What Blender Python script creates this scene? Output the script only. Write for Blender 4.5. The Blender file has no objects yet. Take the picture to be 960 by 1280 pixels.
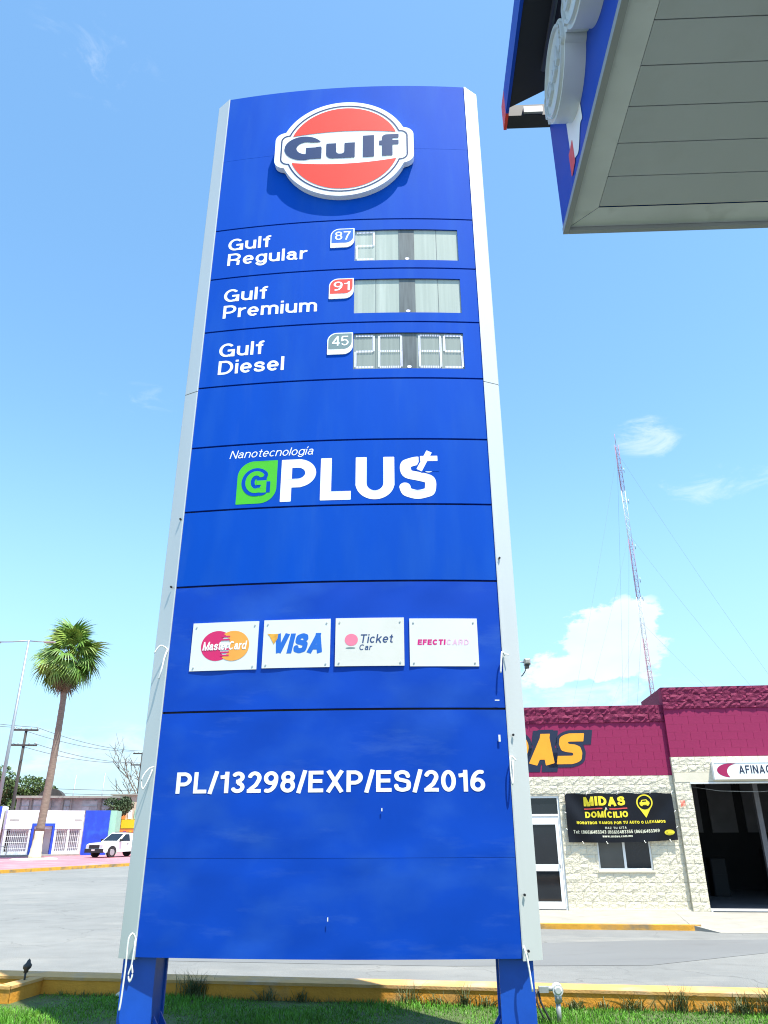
import bpy, math, random
import numpy as np
from mathutils import Vector, Matrix
R = math.radians
sc = bpy.context.scene
COL = sc.collection
rng = random.Random(7)
nrg = np.random.default_rng(7)

# ------------------------------------------------------------------ camera
cam_d = bpy.data.cameras.new('camera'); cam = bpy.data.objects.new('camera', cam_d)
COL.objects.link(cam); sc.camera = cam
_p, _r = R(23.243), R(-0.2706)
_F = Vector((0, math.cos(_p), math.sin(_p))); _U = Vector((0, -math.sin(_p), math.cos(_p))); _X = Vector((1, 0, 0))
_X2 = _X*math.cos(_r) + _U*math.sin(_r); _U2 = -_X*math.sin(_r) + _U*math.cos(_r)
cam.matrix_world = Matrix(((_X2.x, _U2.x, -_F.x, 0), (_X2.y, _U2.y, -_F.y, 0), (_X2.z, _U2.z, -_F.z, 1.7), (0, 0, 0, 1)))
cam_d.sensor_fit = 'VERTICAL'; cam_d.sensor_height = 36.0; cam_d.lens = 923.62/1280*36.0
cam_d.clip_start = 0.1; cam_d.clip_end = 3000

# ------------------------------------------------------------------ sun and sky
SUN_EL = R(69.0); SUN_H = Vector((0.64, -0.768, 0)).normalized()
sun_dir = Vector((SUN_H.x*math.cos(SUN_EL), SUN_H.y*math.cos(SUN_EL), math.sin(SUN_EL)))
sun_d = bpy.data.lights.new('sun', 'SUN'); sun_d.energy = 5.0; sun_d.angle = R(0.55); sun_d.color = (1.0, 0.95, 0.85)
sun = bpy.data.objects.new('sun', sun_d); COL.objects.link(sun)
sun.rotation_euler = sun_dir.to_track_quat('Z', 'Y').to_euler(); sun.location = (10, -12, 40)
world = bpy.data.worlds.new('World'); sc.world = world; world.use_nodes = True
SKY_STRENGTH = 0.15
def build_world():
    nt = world.node_tree; nt.nodes.clear(); N = nt.nodes.new; L = nt.links.new
    out = N('ShaderNodeOutputWorld'); bg = N('ShaderNodeBackground'); bg.inputs[1].default_value = SKY_STRENGTH
    L(bg.outputs[0], out.inputs[0])
    sky = N('ShaderNodeTexSky'); sky.sky_type = 'NISHITA'; sky.sun_disc = False
    sky.sun_elevation = SUN_EL; sky.sun_rotation = math.atan2(SUN_H.x, SUN_H.y)
    sky.altitude = 400; sky.air_density = 1.0; sky.dust_density = 0.6; sky.ozone_density = 1.0
    tc = N('ShaderNodeTexCoord')
    def math_(op, a, b=None, c=None):
        m = N('ShaderNodeMath'); m.operation = op
        for i, v in enumerate((a, b, c)):
            if v is None: continue
            if isinstance(v, (int, float)): m.inputs[i].default_value = v
            else: L(v, m.inputs[i])
        return m.outputs[0]
    mp = N('ShaderNodeMapping'); mp.inputs['Scale'].default_value = (1, 1, 1.9); L(tc.outputs['Generated'], mp.inputs[0])
    n1 = N('ShaderNodeTexNoise'); n1.inputs['Scale'].default_value = 16; n1.inputs['Detail'].default_value = 9; n1.inputs['Roughness'].default_value = 0.6
    L(mp.outputs[0], n1.inputs['Vector'])
    mp3 = N('ShaderNodeMapping'); mp3.inputs['Scale'].default_value = (1, 1, 2.6); mp3.inputs['Rotation'].default_value = (0, 0.25, 0); L(tc.outputs['Generated'], mp3.inputs[0])
    n3 = N('ShaderNodeTexNoise'); n3.inputs['Scale'].default_value = 15; n3.inputs['Detail'].default_value = 10; n3.inputs['Roughness'].default_value = 0.66; n3.inputs['Distortion'].default_value = 0.6; L(mp3.outputs[0], n3.inputs['Vector'])
    n2 = N('ShaderNodeTexNoise'); n2.inputs['Scale'].default_value = 4.2; n2.inputs['Detail'].default_value = 5; L(mp.outputs[0], n2.inputs['Vector'])
    sep = N('ShaderNodeSeparateXYZ'); L(tc.outputs['Generated'], sep.inputs[0])
    x, y, z = sep.outputs
    # single clouds: direction, half size (azimuth, elevation), density, softness
    cumulus = [((0.285, 0.937, 0.214), 0.090, 0.062, 1.25), ((0.225, 0.95, 0.19), 0.080, 0.036, 1.05), ((0.315, 0.92, 0.235), 0.055, 0.045, 1.0),
               ((0.9, 0.2, 0.25), 0.25, 0.08, 1.1), ((-0.9, 0.1, 0.22), 0.3, 0.07, 1.1), ((0.3, -0.9, 0.3), 0.3, 0.09, 1.1), ((-0.6, -0.7, 0.25), 0.25, 0.08, 1.1)]
    wisps = [((0.28, 0.94, 0.14), 0.16, 0.045, 1.0), ((0.420, 0.823, 0.390), 0.11, 0.026, 0.9), ((0.335, 0.827, 0.455), 0.050, 0.040, 0.7),
             ((-0.37, 0.925, 0.090), 0.14, 0.045, 0.9), ((-0.30, 0.95, 0.075), 0.12, 0.040, 0.9), ((-0.31, 0.545, 0.778), 0.08, 0.035, 0.34), ((-0.30, 0.813, 0.505), 0.07, 0.025, 0.42)]
    def cloud_sum(blobs):
        total = None
        for d, ha, he, den in blobs:
            v = Vector(d).normalized(); t = Vector((v.y, -v.x, 0)).normalized()
            a = math_('ADD', math_('MULTIPLY', x, t.x), math_('MULTIPLY', y, t.y)); e = math_('SUBTRACT', z, v.z)
            front = math_('GREATER_THAN', math_('ADD', math_('MULTIPLY', x, v.x), math_('MULTIPLY', y, v.y)), 0.0)
            q = math_('ADD', math_('POWER', math_('ABSOLUTE', math_('DIVIDE', a, ha)), 2.0), math_('POWER', math_('ABSOLUTE', math_('DIVIDE', e, he)), 2.0))
            m = math_('MULTIPLY', math_('MULTIPLY', math_('MAXIMUM', math_('SUBTRACT', 1.0, q), 0.0), den), front)
            total = m if total is None else math_('MAXIMUM', total, m)
        return total
    def cloud_fac(blobs, lo, hi, amp, nz):
        total = cloud_sum(blobs)
        dens = math_('ADD', math_('MULTIPLY', total, 0.75), math_('MULTIPLY', math_('SUBTRACT', nz, 0.5), amp))
        mr = N('ShaderNodeMapRange'); mr.interpolation_type = 'SMOOTHSTEP'; mr.inputs[1].default_value = lo; mr.inputs[2].default_value = hi; L(dens, mr.inputs[0])
        return math_('MULTIPLY', mr.outputs[0], math_('MINIMUM', math_('MULTIPLY', total, 2.2), 1.0))
    fac = math_('MAXIMUM', math_('MULTIPLY', cloud_fac(cumulus, 0.34, 0.52, 2.1, n1.outputs[0]), 0.97), math_('MULTIPLY', cloud_fac(wisps, 0.22, 1.15, 2.6, n3.outputs[0]), 0.62))
    # thin veil low over the horizon, all the way round
    mr2 = N('ShaderNodeMapRange'); mr2.interpolation_type = 'SMOOTHSTEP'; mr2.inputs[1].default_value = 0.50; mr2.inputs[2].default_value = 0.0
    mr2.inputs[3].default_value = 0.0; mr2.inputs[4].default_value = 0.85; L(z, mr2.inputs[0])
    veil = math_('MULTIPLY', mr2.outputs[0], math_('ADD', 0.7, math_('MULTIPLY', n2.outputs[0], 0.5)))
    hs = N('ShaderNodeHueSaturation'); hs.inputs['Hue'].default_value = 0.488; hs.inputs['Saturation'].default_value = 1.13; hs.inputs['Value'].default_value = 1.16
    L(sky.outputs[0], hs.inputs['Color'])
    mixv = N('ShaderNodeMix'); mixv.data_type = 'RGBA'; L(veil, mixv.inputs[0]); L(hs.outputs[0], mixv.inputs[6]); mixv.inputs[7].default_value = (1.55, 2.65, 3.35, 1)
    mix = N('ShaderNodeMix'); mix.data_type = 'RGBA'; L(fac, mix.inputs[0]); L(mixv.outputs[2], mix.inputs[6]); cr = N('ShaderNodeMix'); cr.data_type = 'RGBA'; mr3 = N('ShaderNodeMapRange'); mr3.inputs[1].default_value = 0.38; mr3.inputs[2].default_value = 0.6; L(n2.outputs[0], mr3.inputs[0]); L(mr3.outputs[0], cr.inputs[0]); cr.inputs[6].default_value = (2.9, 3.6, 4.1, 1); cr.inputs[7].default_value = (3.7, 4.0, 4.2, 1); L(cr.outputs[2], mix.inputs[7])
    L(mix.outputs[2], bg.inputs[0])
build_world()
sc.view_settings.view_transform = 'Standard'; sc.view_settings.look = 'None'; sc.view_settings.gamma = 1.0
sc.view_settings.use_curve_mapping = False; sc.view_settings.exposure = 1.0
sc.cycles.filter_width = 1.1

# ------------------------------------------------------------------ materials
MATS = {}
def mat(name, col, rough=0.6, var=0.12, scale=6.0, bump=0.0, bscale=40.0, metal=0.0, stretch=(1, 1, 1), spec=0.5, coat=0.0, emit=0.0, second=None, sfac=(0.45, 0.65), sscale=3.0, trans=0.0, detail=5.0):
    m = bpy.data.materials.new(name); m.use_nodes = True; nt = m.node_tree; N = nt.nodes.new; L = nt.links.new
    b = nt.nodes['Principled BSDF']; b.inputs['Roughness'].default_value = rough; b.inputs['Metallic'].default_value = metal
    b.inputs['Specular IOR Level'].default_value = spec; b.inputs['Coat Weight'].default_value = coat; b.inputs['Coat Roughness'].default_value = 0.12
    if trans: b.inputs['Transmission Weight'].default_value = trans
    tc = N('ShaderNodeTexCoord'); mp = N('ShaderNodeMapping'); mp.inputs['Scale'].default_value = stretch; L(tc.outputs['Object'], mp.inputs[0])
    no = N('ShaderNodeTexNoise'); no.inputs['Scale'].default_value = scale; no.inputs['Detail'].default_value = detail; L(mp.outputs[0], no.inputs['Vector'])
    mr = N('ShaderNodeMapRange'); mr.inputs[1].default_value = 0.25; mr.inputs[2].default_value = 0.75
    mr.inputs[3].default_value = 1-var; mr.inputs[4].default_value = 1+var; L(no.outputs[0], mr.inputs[0])
    base = N('ShaderNodeRGB'); base.outputs[0].default_value = (*col, 1); src = base.outputs[0]
    if second:
        n2 = N('ShaderNodeTexNoise'); n2.inputs['Scale'].default_value = sscale; n2.inputs['Detail'].default_value = 6; L(mp.outputs[0], n2.inputs['Vector'])
        m2 = N('ShaderNodeMapRange'); m2.inputs[1].default_value = sfac[0]; m2.inputs[2].default_value = sfac[1]; L(n2.outputs[0], m2.inputs[0])
        mx = N('ShaderNodeMix'); mx.data_type = 'RGBA'; L(m2.outputs[0], mx.inputs[0]); L(src, mx.inputs[6]); mx.inputs[7].default_value = (*second, 1); src = mx.outputs[2]
    mu = N('ShaderNodeMix'); mu.data_type = 'RGBA'; mu.blend_type = 'MULTIPLY'; mu.inputs[0].default_value = 1.0; L(src, mu.inputs[6])
    cb = N('ShaderNodeCombineColor'); 
    for i in range(3): L(mr.outputs[0], cb.inputs[i])
    L(cb.outputs[0], mu.inputs[7]); L(mu.outputs[2], b.inputs['Base Color'])
    if bump:
        nb = N('ShaderNodeTexNoise'); nb.inputs['Scale'].default_value = bscale; nb.inputs['Detail'].default_value = 6; L(mp.outputs[0], nb.inputs['Vector'])
        bp = N('ShaderNodeBump'); bp.inputs['Strength'].default_value = min(1, bump); bp.inputs['Distance'].default_value = 0.02; L(nb.outputs[0], bp.inputs['Height']); L(bp.outputs[0], b.inputs['Normal'])
    if emit:
        b.inputs['Emission Color'].default_value = (*col, 1); b.inputs['Emission Strength'].default_value = emit
    MATS[name] = m
    return m
BLUE = (0.000, 0.066, 0.44)
mat('sign_blue', BLUE, 0.70, 0.07, 1.6, 0.05, 9, stretch=(1, 1, 0.22), spec=0.08, second=(0.008, 0.086, 0.44), sfac=(0.50, 0.82), sscale=2.6)
mat('tarp_blue', (0.000, 0.052, 0.415), 0.52, 0.10, 1.3, 0.12, 2.2, stretch=(0.7, 1, 1.1), spec=0.18, second=(0.022, 0.105, 0.43), sfac=(0.50, 0.95), sscale=1.6)
mat('post_blue', (0.003, 0.075, 0.46), 0.5, 0.10, 4, 0.06, 20)
mat('silver', (0.57, 0.60, 0.59), 0.42, 0.06, 2.0, stretch=(1, 1, 0.15), metal=0.25)
mat('black', (0.006, 0.007, 0.010), 0.6, 0.1)
mat('white_acrylic', (0.84, 0.86, 0.85), 0.30, 0.03, 3, coat=0.2)
mat('white_vinyl', (0.86, 0.88, 0.87), 0.40, 0.03, 4)
mat('gulf_red', (0.74, 0.045, 0.022), 0.40, 0.05, 3, spec=0.35)
mat('gulf_navy', (0.010, 0.036, 0.12), 0.42, 0.05, 3, spec=0.3)
mat('badge_red', (0.78, 0.06, 0.035), 0.4, 0.05)
mat('badge_grey', (0.17, 0.25, 0.25), 0.4, 0.06)
mat('badge_blue', (0.02, 0.13, 0.58), 0.4, 0.06)
mat('plus_green', (0.065, 0.50, 0.010), 0.4, 0.05)
mat('display_grey', (0.40, 0.45, 0.39), 0.25, 0.07, 9, stretch=(3.0, 1, 0.10), second=(0.52, 0.57, 0.50), sfac=(0.5, 0.72), sscale=2.5)
mat('display_dim', (0.29, 0.325, 0.285), 0.25, 0.10, 9, stretch=(3.0, 1, 0.10))
mat('display_dark', (0.11, 0.13, 0.13), 0.35, 0.3, 9, stretch=(3.0, 1, 0.3))
mat('led', (0.74, 0.75, 0.93), 0.4, 0.02, emit=0.10)
mat('rope', (0.80, 0.80, 0.76), 0.8, 0.08, 60)
mat('card_white', (0.70, 0.72, 0.69), 0.35, 0.03, 3, coat=0.1)
mat('card_cream', (0.68, 0.68, 0.62), 0.35, 0.05, 3, coat=0.1)
mat('magenta_red', (0.62, 0.010, 0.12), 0.4, 0.04)
mat('card_orange', (0.86, 0.36, 0.05), 0.4, 0.04)
mat('visa_blue', (0.010, 0.13, 0.55), 0.4, 0.04)
mat('visa_gold', (0.72, 0.36, 0.04), 0.4, 0.2, 20)
mat('ticket_navy', (0.030, 0.065, 0.18), 0.4, 0.04)
mat('ball_pink', (0.86, 0.20, 0.30), 0.25, 0.04)
mat('magenta', (0.60, 0.008, 0.20), 0.4, 0.04)
mat('pale_magenta', (0.74, 0.46, 0.62), 0.4, 0.04)
mat('soffit', (0.46, 0.495, 0.50), 0.5, 0.05, 1.5, stretch=(1, 0.4, 1))
mat('soffit_trim', (0.60, 0.63, 0.62), 0.5, 0.10, 3, second=(0.42, 0.44, 0.42), sfac=(0.55, 0.75), sscale=4)
mat('soffit_edge', (0.29, 0.31, 0.31), 0.5, 0.08, 3)
mat('fascia_blue', (0.002, 0.055, 0.42), 0.5, 0.06, 2, spec=0.2)
mat('disc_grey', (0.58, 0.62, 0.62), 0.35, 0.05, 3)
mat('disc_face', (0.64, 0.68, 0.67), 0.3, 0.05, 3)
mat('asphalt', (0.158, 0.166, 0.162), 0.9, 0.09, 2.4, 0.6, 55, stretch=(0.9, 1.0, 1), second=(0.205, 0.210, 0.200), sfac=(0.30, 0.70), sscale=0.22, detail=12)
mat('smooth_cement', (0.150, 0.158, 0.158), 0.8, 0.08, 0.9, 0.15, 30, stretch=(0.3, 1, 1))
mat('concrete', (0.29, 0.28, 0.245), 0.85, 0.13, 2.5, 0.3, 50)
mat('pink_paving', (0.44, 0.15, 0.18), 0.85, 0.14, 1.5, 0.2, 40, second=(0.42, 0.22, 0.24), sscale=0.6)
mat('kerb_yellow', (0.62, 0.31, 0.03), 0.75, 0.16, 6, 0.3, 40, second=(0.24, 0.18, 0.10), sfac=(0.46, 0.66), sscale=2.2)
mat('planter_ochre', (0.66, 0.29, 0.025), 0.78, 0.13, 4, 0.35, 30, second=(0.50, 0.30, 0.10), sfac=(0.55, 0.75), sscale=2.5)
mat('planter_cap', (0.56, 0.32, 0.10), 0.8, 0.14, 5, 0.3, 40, second=(0.46, 0.33, 0.20), sfac=(0.5, 0.7), sscale=2.0)
mat('soil', (0.07, 0.10, 0.03), 0.95, 0.3, 6, 0.6, 30)
mat('grass', (0.090, 0.27, 0.014), 0.6, 0.3, 3.5, second=(0.155, 0.29, 0.028), sfac=(0.55, 0.75), sscale=5)
mat('dry_grass', (0.32, 0.34, 0.12), 0.7, 0.3, 10)
mat('weed', (0.085, 0.11, 0.032), 0.6, 0.35, 12, second=(0.24, 0.22, 0.09), sfac=(0.55, 0.7), sscale=9)
mat('block_cream', (0.65, 0.605, 0.47), 0.85, 0.08, 5, 1.0, 24, second=(0.57, 0.53, 0.41), sfac=(0.5, 0.75), sscale=2.0)
mat('block_red', (0.165, 0.004, 0.046), 0.78, 0.16, 5, 1.0, 18)
mat('smooth_red', (0.265, 0.005, 0.070), 0.7, 0.10, 2.2, 0.12, 14, second=(0.225, 0.006, 0.060), sfac=(0.48, 0.72), sscale=1.4)
mat('mortar_cream', (0.56, 0.52, 0.40), 0.9, 0.1, 6)
mat('mortar_red', (0.23, 0.005, 0.062), 0.85, 0.1, 6)
mat('plaster_cream', (0.66, 0.61, 0.48), 0.8, 0.08, 3, 0.1, 30)
mat('letter_orange', (0.88, 0.36, 0.02), 0.45, 0.06, 3)
mat('letter_navy', (0.010, 0.018, 0.05), 0.5, 0.06, 3)
mat('frame_white', (0.78, 0.80, 0.80), 0.4, 0.04, 3)
mat('dark_glass', (0.012, 0.015, 0.020), 0.06, 0.2, 2, spec=0.6)
mat('grey_glass', (0.085, 0.085, 0.080), 0.15, 0.15, 2)
mat('banner_black', (0.007, 0.008, 0.012), 0.42, 0.15, 3, spec=0.25)
mat('banner_yellow', (0.80, 0.66, 0.03), 0.45, 0.05)
mat('banner_white', (0.72, 0.72, 0.55), 0.45, 0.05)
mat('banner_red', (0.60, 0.07, 0.06), 0.45, 0.05)
mat('signbox_white', (0.80, 0.84, 0.81), 0.3, 0.03)
mat('maroon', (0.35, 0.010, 0.085), 0.4, 0.05)
mat('garage_dark', (0.020, 0.021, 0.024), 0.8, 0.2, 2)  # near-black so the colour itself carries the bay's deep shade
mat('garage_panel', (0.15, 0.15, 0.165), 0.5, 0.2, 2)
mat('trunk', (0.215, 0.17, 0.13), 0.9, 0.25, 3, 0.6, 14, stretch=(1, 1, 5))
mat('trunk_white', (0.62, 0.57, 0.43), 0.85, 0.14, 6, 0.3, 20)
mat('frond', (0.105, 0.21, 0.030), 0.5, 0.35, 1.2)
mat('frond_yellow', (0.22, 0.33, 0.055), 0.5, 0.35, 1.2)
mat('frond_dead', (0.12, 0.095, 0.05), 0.8, 0.3, 1.5)
mat('leaf', (0.060, 0.105, 0.022), 0.6, 0.45, 0.8)
mat('leaf_dark', (0.045, 0.075, 0.025), 0.6, 0.4, 0.9)
mat('bark', (0.14, 0.11, 0.085), 0.9, 0.2, 5)
mat('pole_dark', (0.045, 0.040, 0.038), 0.85, 0.25, 3, stretch=(1, 1, 0.2))
mat('galvanised', (0.30, 0.33, 0.35), 0.45, 0.08, 3, metal=0.4)
mat('wire', (0.12, 0.13, 0.14), 0.6, 0.05)
mat('wall_white', (0.80, 0.81, 0.79), 0.7, 0.04, 1.5)
mat('wall_blue', (0.012, 0.055, 0.50), 0.6, 0.14, 1.2, second=(0.02, 0.10, 0.55), sfac=(0.5, 0.7), sscale=1.5)
mat('wall_green', (0.32, 0.60, 0.42), 0.7, 0.08, 2)
mat('wall_grey', (0.40, 0.40, 0.37), 0.85, 0.22, 1.5, second=(0.24, 0.25, 0.24), sfac=(0.5, 0.7), sscale=1.2)
mat('wall_tan', (0.52, 0.45, 0.34), 0.85, 0.15, 2)
mat('window_dull', (0.40, 0.42, 0.42), 0.3, 0.3, 2)
mat('sign_yellow', (0.80, 0.56, 0.02), 0.5, 0.06)
mat('sign_orange', (0.78, 0.26, 0.06), 0.5, 0.1)
mat('sign_purple', (0.30, 0.05, 0.22), 0.5, 0.1)
mat('car_white', (0.80, 0.81, 0.80), 0.22, 0.02, 2, coat=0.7)
mat('car_black', (0.014, 0.015, 0.017), 0.5, 0.1)
mat('tyre', (0.018, 0.018, 0.019), 0.85, 0.1)
mat('rim', (0.45, 0.46, 0.47), 0.3, 0.05, metal=0.7)
mat('lens', (0.62, 0.64, 0.66), 0.1, 0.05)
mat('mast_red', (0.30, 0.12, 0.17), 0.6, 0.08)
mat('mast_white', (0.66, 0.68, 0.70), 0.6, 0.04)
mat('lamp_black', (0.03, 0.033, 0.035), 0.5, 0.1)
mat('lamp_grey', (0.33, 0.33, 0.31), 0.4, 0.15, 20)
mat('conduit', (0.45, 0.47, 0.47), 0.4, 0.1, 6, metal=0.5)

def add_cracks(name, scale=0.45, width=0.012, dark=0.55):
    nt = MATS[name].node_tree; N = nt.nodes.new; L = nt.links.new; b = nt.nodes['Principled BSDF']; src = b.inputs['Base Color'].links[0].from_socket
    tc = N('ShaderNodeTexCoord'); nz = N('ShaderNodeTexNoise'); nz.inputs['Scale'].default_value = 1.6; nz.inputs['Detail'].default_value = 6; L(tc.outputs['Object'], nz.inputs['Vector'])
    av = N('ShaderNodeVectorMath'); av.operation = 'MULTIPLY_ADD'; L(nz.outputs['Color'], av.inputs[0]); av.inputs[1].default_value = (1.1, 1.1, 0); L(tc.outputs['Object'], av.inputs[2])
    vo = N('ShaderNodeTexVoronoi'); vo.feature = 'DISTANCE_TO_EDGE'; vo.inputs['Scale'].default_value = scale; L(av.outputs[0], vo.inputs['Vector'])
    m1 = N('ShaderNodeMapRange'); m1.inputs[1].default_value = 0.0; m1.inputs[2].default_value = width; m1.inputs[3].default_value = 1.0; m1.inputs[4].default_value = 0.0; L(vo.outputs['Distance'], m1.inputs[0])
    n2 = N('ShaderNodeTexNoise'); n2.inputs['Scale'].default_value = 0.35; L(tc.outputs['Object'], n2.inputs['Vector'])
    m2 = N('ShaderNodeMapRange'); m2.inputs[1].default_value = 0.42; m2.inputs[2].default_value = 0.60; L(n2.outputs[0], m2.inputs[0])
    mu = N('ShaderNodeMath'); mu.operation = 'MULTIPLY'; L(m1.outputs[0], mu.inputs[0]); L(m2.outputs[0], mu.inputs[1])
    m3 = N('ShaderNodeMath'); m3.operation = 'MULTIPLY'; L(mu.outputs[0], m3.inputs[0]); m3.inputs[1].default_value = dark
    mx = N('ShaderNodeMix'); mx.data_type = 'RGBA'; L(m3.outputs[0], mx.inputs[0]); L(src, mx.inputs[6]); mx.inputs[7].default_value = (0.05, 0.05, 0.047, 1); L(mx.outputs[2], b.inputs['Base Color'])
add_cracks('asphalt')
def add_stains(name, scale, lo, hi, col, amount, stretch=(1, 1, 1)):
    nt = MATS[name].node_tree; N = nt.nodes.new; L = nt.links.new; b = nt.nodes['Principled BSDF']; src = b.inputs['Base Color'].links[0].from_socket
    tc = N('ShaderNodeTexCoord'); mp = N('ShaderNodeMapping'); mp.inputs['Scale'].default_value = stretch; L(tc.outputs['Object'], mp.inputs[0])
    nz = N('ShaderNodeTexNoise'); nz.inputs['Scale'].default_value = scale; nz.inputs['Detail'].default_value = 8; nz.inputs['Roughness'].default_value = 0.65; L(mp.outputs[0], nz.inputs['Vector'])
    m = N('ShaderNodeMapRange'); m.inputs[1].default_value = lo; m.inputs[2].default_value = hi; m.inputs[4].default_value = amount; L(nz.outputs[0], m.inputs[0])
    mx = N('ShaderNodeMix'); mx.data_type = 'RGBA'; L(m.outputs[0], mx.inputs[0]); L(src, mx.inputs[6]); mx.inputs[7].default_value = (*col, 1); L(mx.outputs[2], b.inputs['Base Color'])
add_stains('asphalt', 1.1, 0.58, 0.72, (0.075, 0.076, 0.073), 0.45, (0.6, 1.6, 1))
add_stains('asphalt', 0.5, 0.55, 0.68, (0.27, 0.265, 0.24), 0.5, (0.5, 1.4, 1))
add_stains('smooth_cement', 1.4, 0.55, 0.72, (0.10, 0.10, 0.097), 0.4, (0.4, 1.6, 1))
add_stains('concrete', 1.6, 0.55, 0.72, (0.17, 0.16, 0.14), 0.45)
add_stains('planter_ochre', 2.4, 0.56, 0.70, (0.26, 0.15, 0.06), 0.5)
add_stains('planter_cap', 3.0, 0.55, 0.70, (0.30, 0.23, 0.15), 0.5)
add_stains('sign_blue', 1.3, 0.55, 0.75, (0.03, 0.12, 0.44), 0.28, (2.2, 1, 0.25))
add_stains('tarp_blue', 2.0, 0.56, 0.78, (0.07, 0.17, 0.46), 0.35, (0.35, 1, 1.6))
add_stains('soffit', 0.9, 0.52, 0.72, (0.33, 0.34, 0.32), 0.4)
add_stains('smooth_red', 1.2, 0.54, 0.74, (0.16, 0.006, 0.045), 0.5, (1, 1, 0.5))
# ------------------------------------------------------------------ building tools
def thing(name, label, cat, loc=(0, 0, 0), rotz=0.0, group=None):
    o = bpy.data.objects.new(name, None); COL.objects.link(o); o.empty_display_size = 0.2
    o.location = loc; o.rotation_euler = (0, 0, rotz); o['label'] = label; o['category'] = cat
    if group: o['group'] = group
    return o
def tag(o, label, cat, group=None):
    o['label'] = label; o['category'] = cat
    if group: o['group'] = group
    return o
def link(name, me, parent=None, kind=None):
    o = bpy.data.objects.new(name, me); COL.objects.link(o)
    if parent: o.parent = parent
    if kind: o['kind'] = kind
    return o
class MB:
    def __init__(s): s.v = []; s.f = []; s.sm = []
    def add(s, vs, fs, smooth=False):
        b = len(s.v); s.v += [tuple(p) for p in vs]; s.f += [tuple(i+b for i in f) for f in fs]; s.sm += [smooth]*len(fs); return s
    def box(s, x0, x1, y0, y1, z0, z1):
        return s.add([(x0, y0, z0), (x1, y0, z0), (x1, y1, z0), (x0, y1, z0), (x0, y0, z1), (x1, y0, z1), (x1, y1, z1), (x0, y1, z1)],
                     [(0, 3, 2, 1), (4, 5, 6, 7), (0, 1, 5, 4), (1, 2, 6, 5), (2, 3, 7, 6), (3, 0, 4, 7)])
    def cbox(s, x0, x1, y0, y1, z0, z1, c=0.006):   # box with chamfered front (-y) edge
        vs = [(x0, y1, z0), (x1, y1, z0), (x1, y1, z1), (x0, y1, z1), (x0, y0+c, z0), (x1, y0+c, z0), (x1, y0+c, z1), (x0, y0+c, z1),
              (x0+c, y0, z0+c), (x1-c, y0, z0+c), (x1-c, y0, z1-c), (x0+c, y0, z1-c)]
        return s.add(vs, [(0, 3, 2, 1), (8, 9, 10, 11), (4, 5, 9, 8), (5, 6, 10, 9), (6, 7, 11, 10), (7, 4, 8, 11), (0, 1, 5, 4), (1, 2, 6, 5), (2, 3, 7, 6), (3, 0, 4, 7)])
    def prism(s, poly, z0, z1):      # poly in xy, ccw
        n = len(poly)
        vs = [(x, y, z0) for x, y in poly] + [(x, y, z1) for x, y in poly]
        return s.add(vs, [tuple(range(n-1, -1, -1)), tuple(range(n, 2*n))] + [(i, (i+1) % n, n+(i+1) % n, n+i) for i in range(n)])
    def extrude_y(s, poly, y0, y1):  # poly in xz
        n = len(poly)
        vs = [(x, y0, z) for x, z in poly] + [(x, y1, z) for x, z in poly]
        return s.add(vs, [tuple(range(n)), tuple(range(2*n-1, n-1, -1))] + [(i, n+i, n+(i+1) % n, (i+1) % n) for i in range(n)])
    def tube(s, path, r, n=8, caps=True):
        P = [Vector(p) for p in path]; rs = r if isinstance(r, (list, tuple)) else [r]*len(P); rings = []
        for i, p in enumerate(P):
            d = (P[min(i+1, len(P)-1)] - P[max(i-1, 0)]).normalized()
            u = d.cross(Vector((0, 0, 1)));  u = u.normalized() if u.length > 1e-3 else Vector((1, 0, 0))
            w = u.cross(d)
            rings.append([p + (u*math.cos(2*math.pi*k/n) + w*math.sin(2*math.pi*k/n))*rs[i] for k in range(n)])
        fs = [(i*n+k, i*n+(k+1) % n, (i+1)*n+(k+1) % n, (i+1)*n+k) for i in range(len(P)-1) for k in range(n)]
        s.add([q for r_ in rings for q in r_], fs, True)
        if caps and n > 2: 
            b = len(s.v)-len(P)*n
            s.f += [tuple(b+k for k in range(n-1, -1, -1)), tuple(b+(len(P)-1)*n+k for k in range(n))]; s.sm += [False]*2
        return s
    def lathe(s, prof, c=(0, 0, 0), n=16):     # profile (r, z)
        vs = [(c[0]+r*math.cos(2*math.pi*k/n), c[1]+r*math.sin(2*math.pi*k/n), c[2]+z) for r, z in prof for k in range(n)]
        fs = [(i*n+k, i*n+(k+1) % n, (i+1)*n+(k+1) % n, (i+1)*n+k) for i in range(len(prof)-1) for k in range(n)]
        return s.add(vs, fs, True)
    def mesh(s, name, m):
        me = bpy.data.meshes.new(name); me.from_pydata(s.v, [], s.f); me.materials.append(MATS[m])
        me.polygons.foreach_set('use_smooth', s.sm); me.update(); return me
    def build(s, name, m, parent=None, kind=None): return link(name, s.mesh(name, m), parent, kind)
def moved(mb, fn):
    mb.v = [fn(*p) for p in mb.v]; return mb

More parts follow.
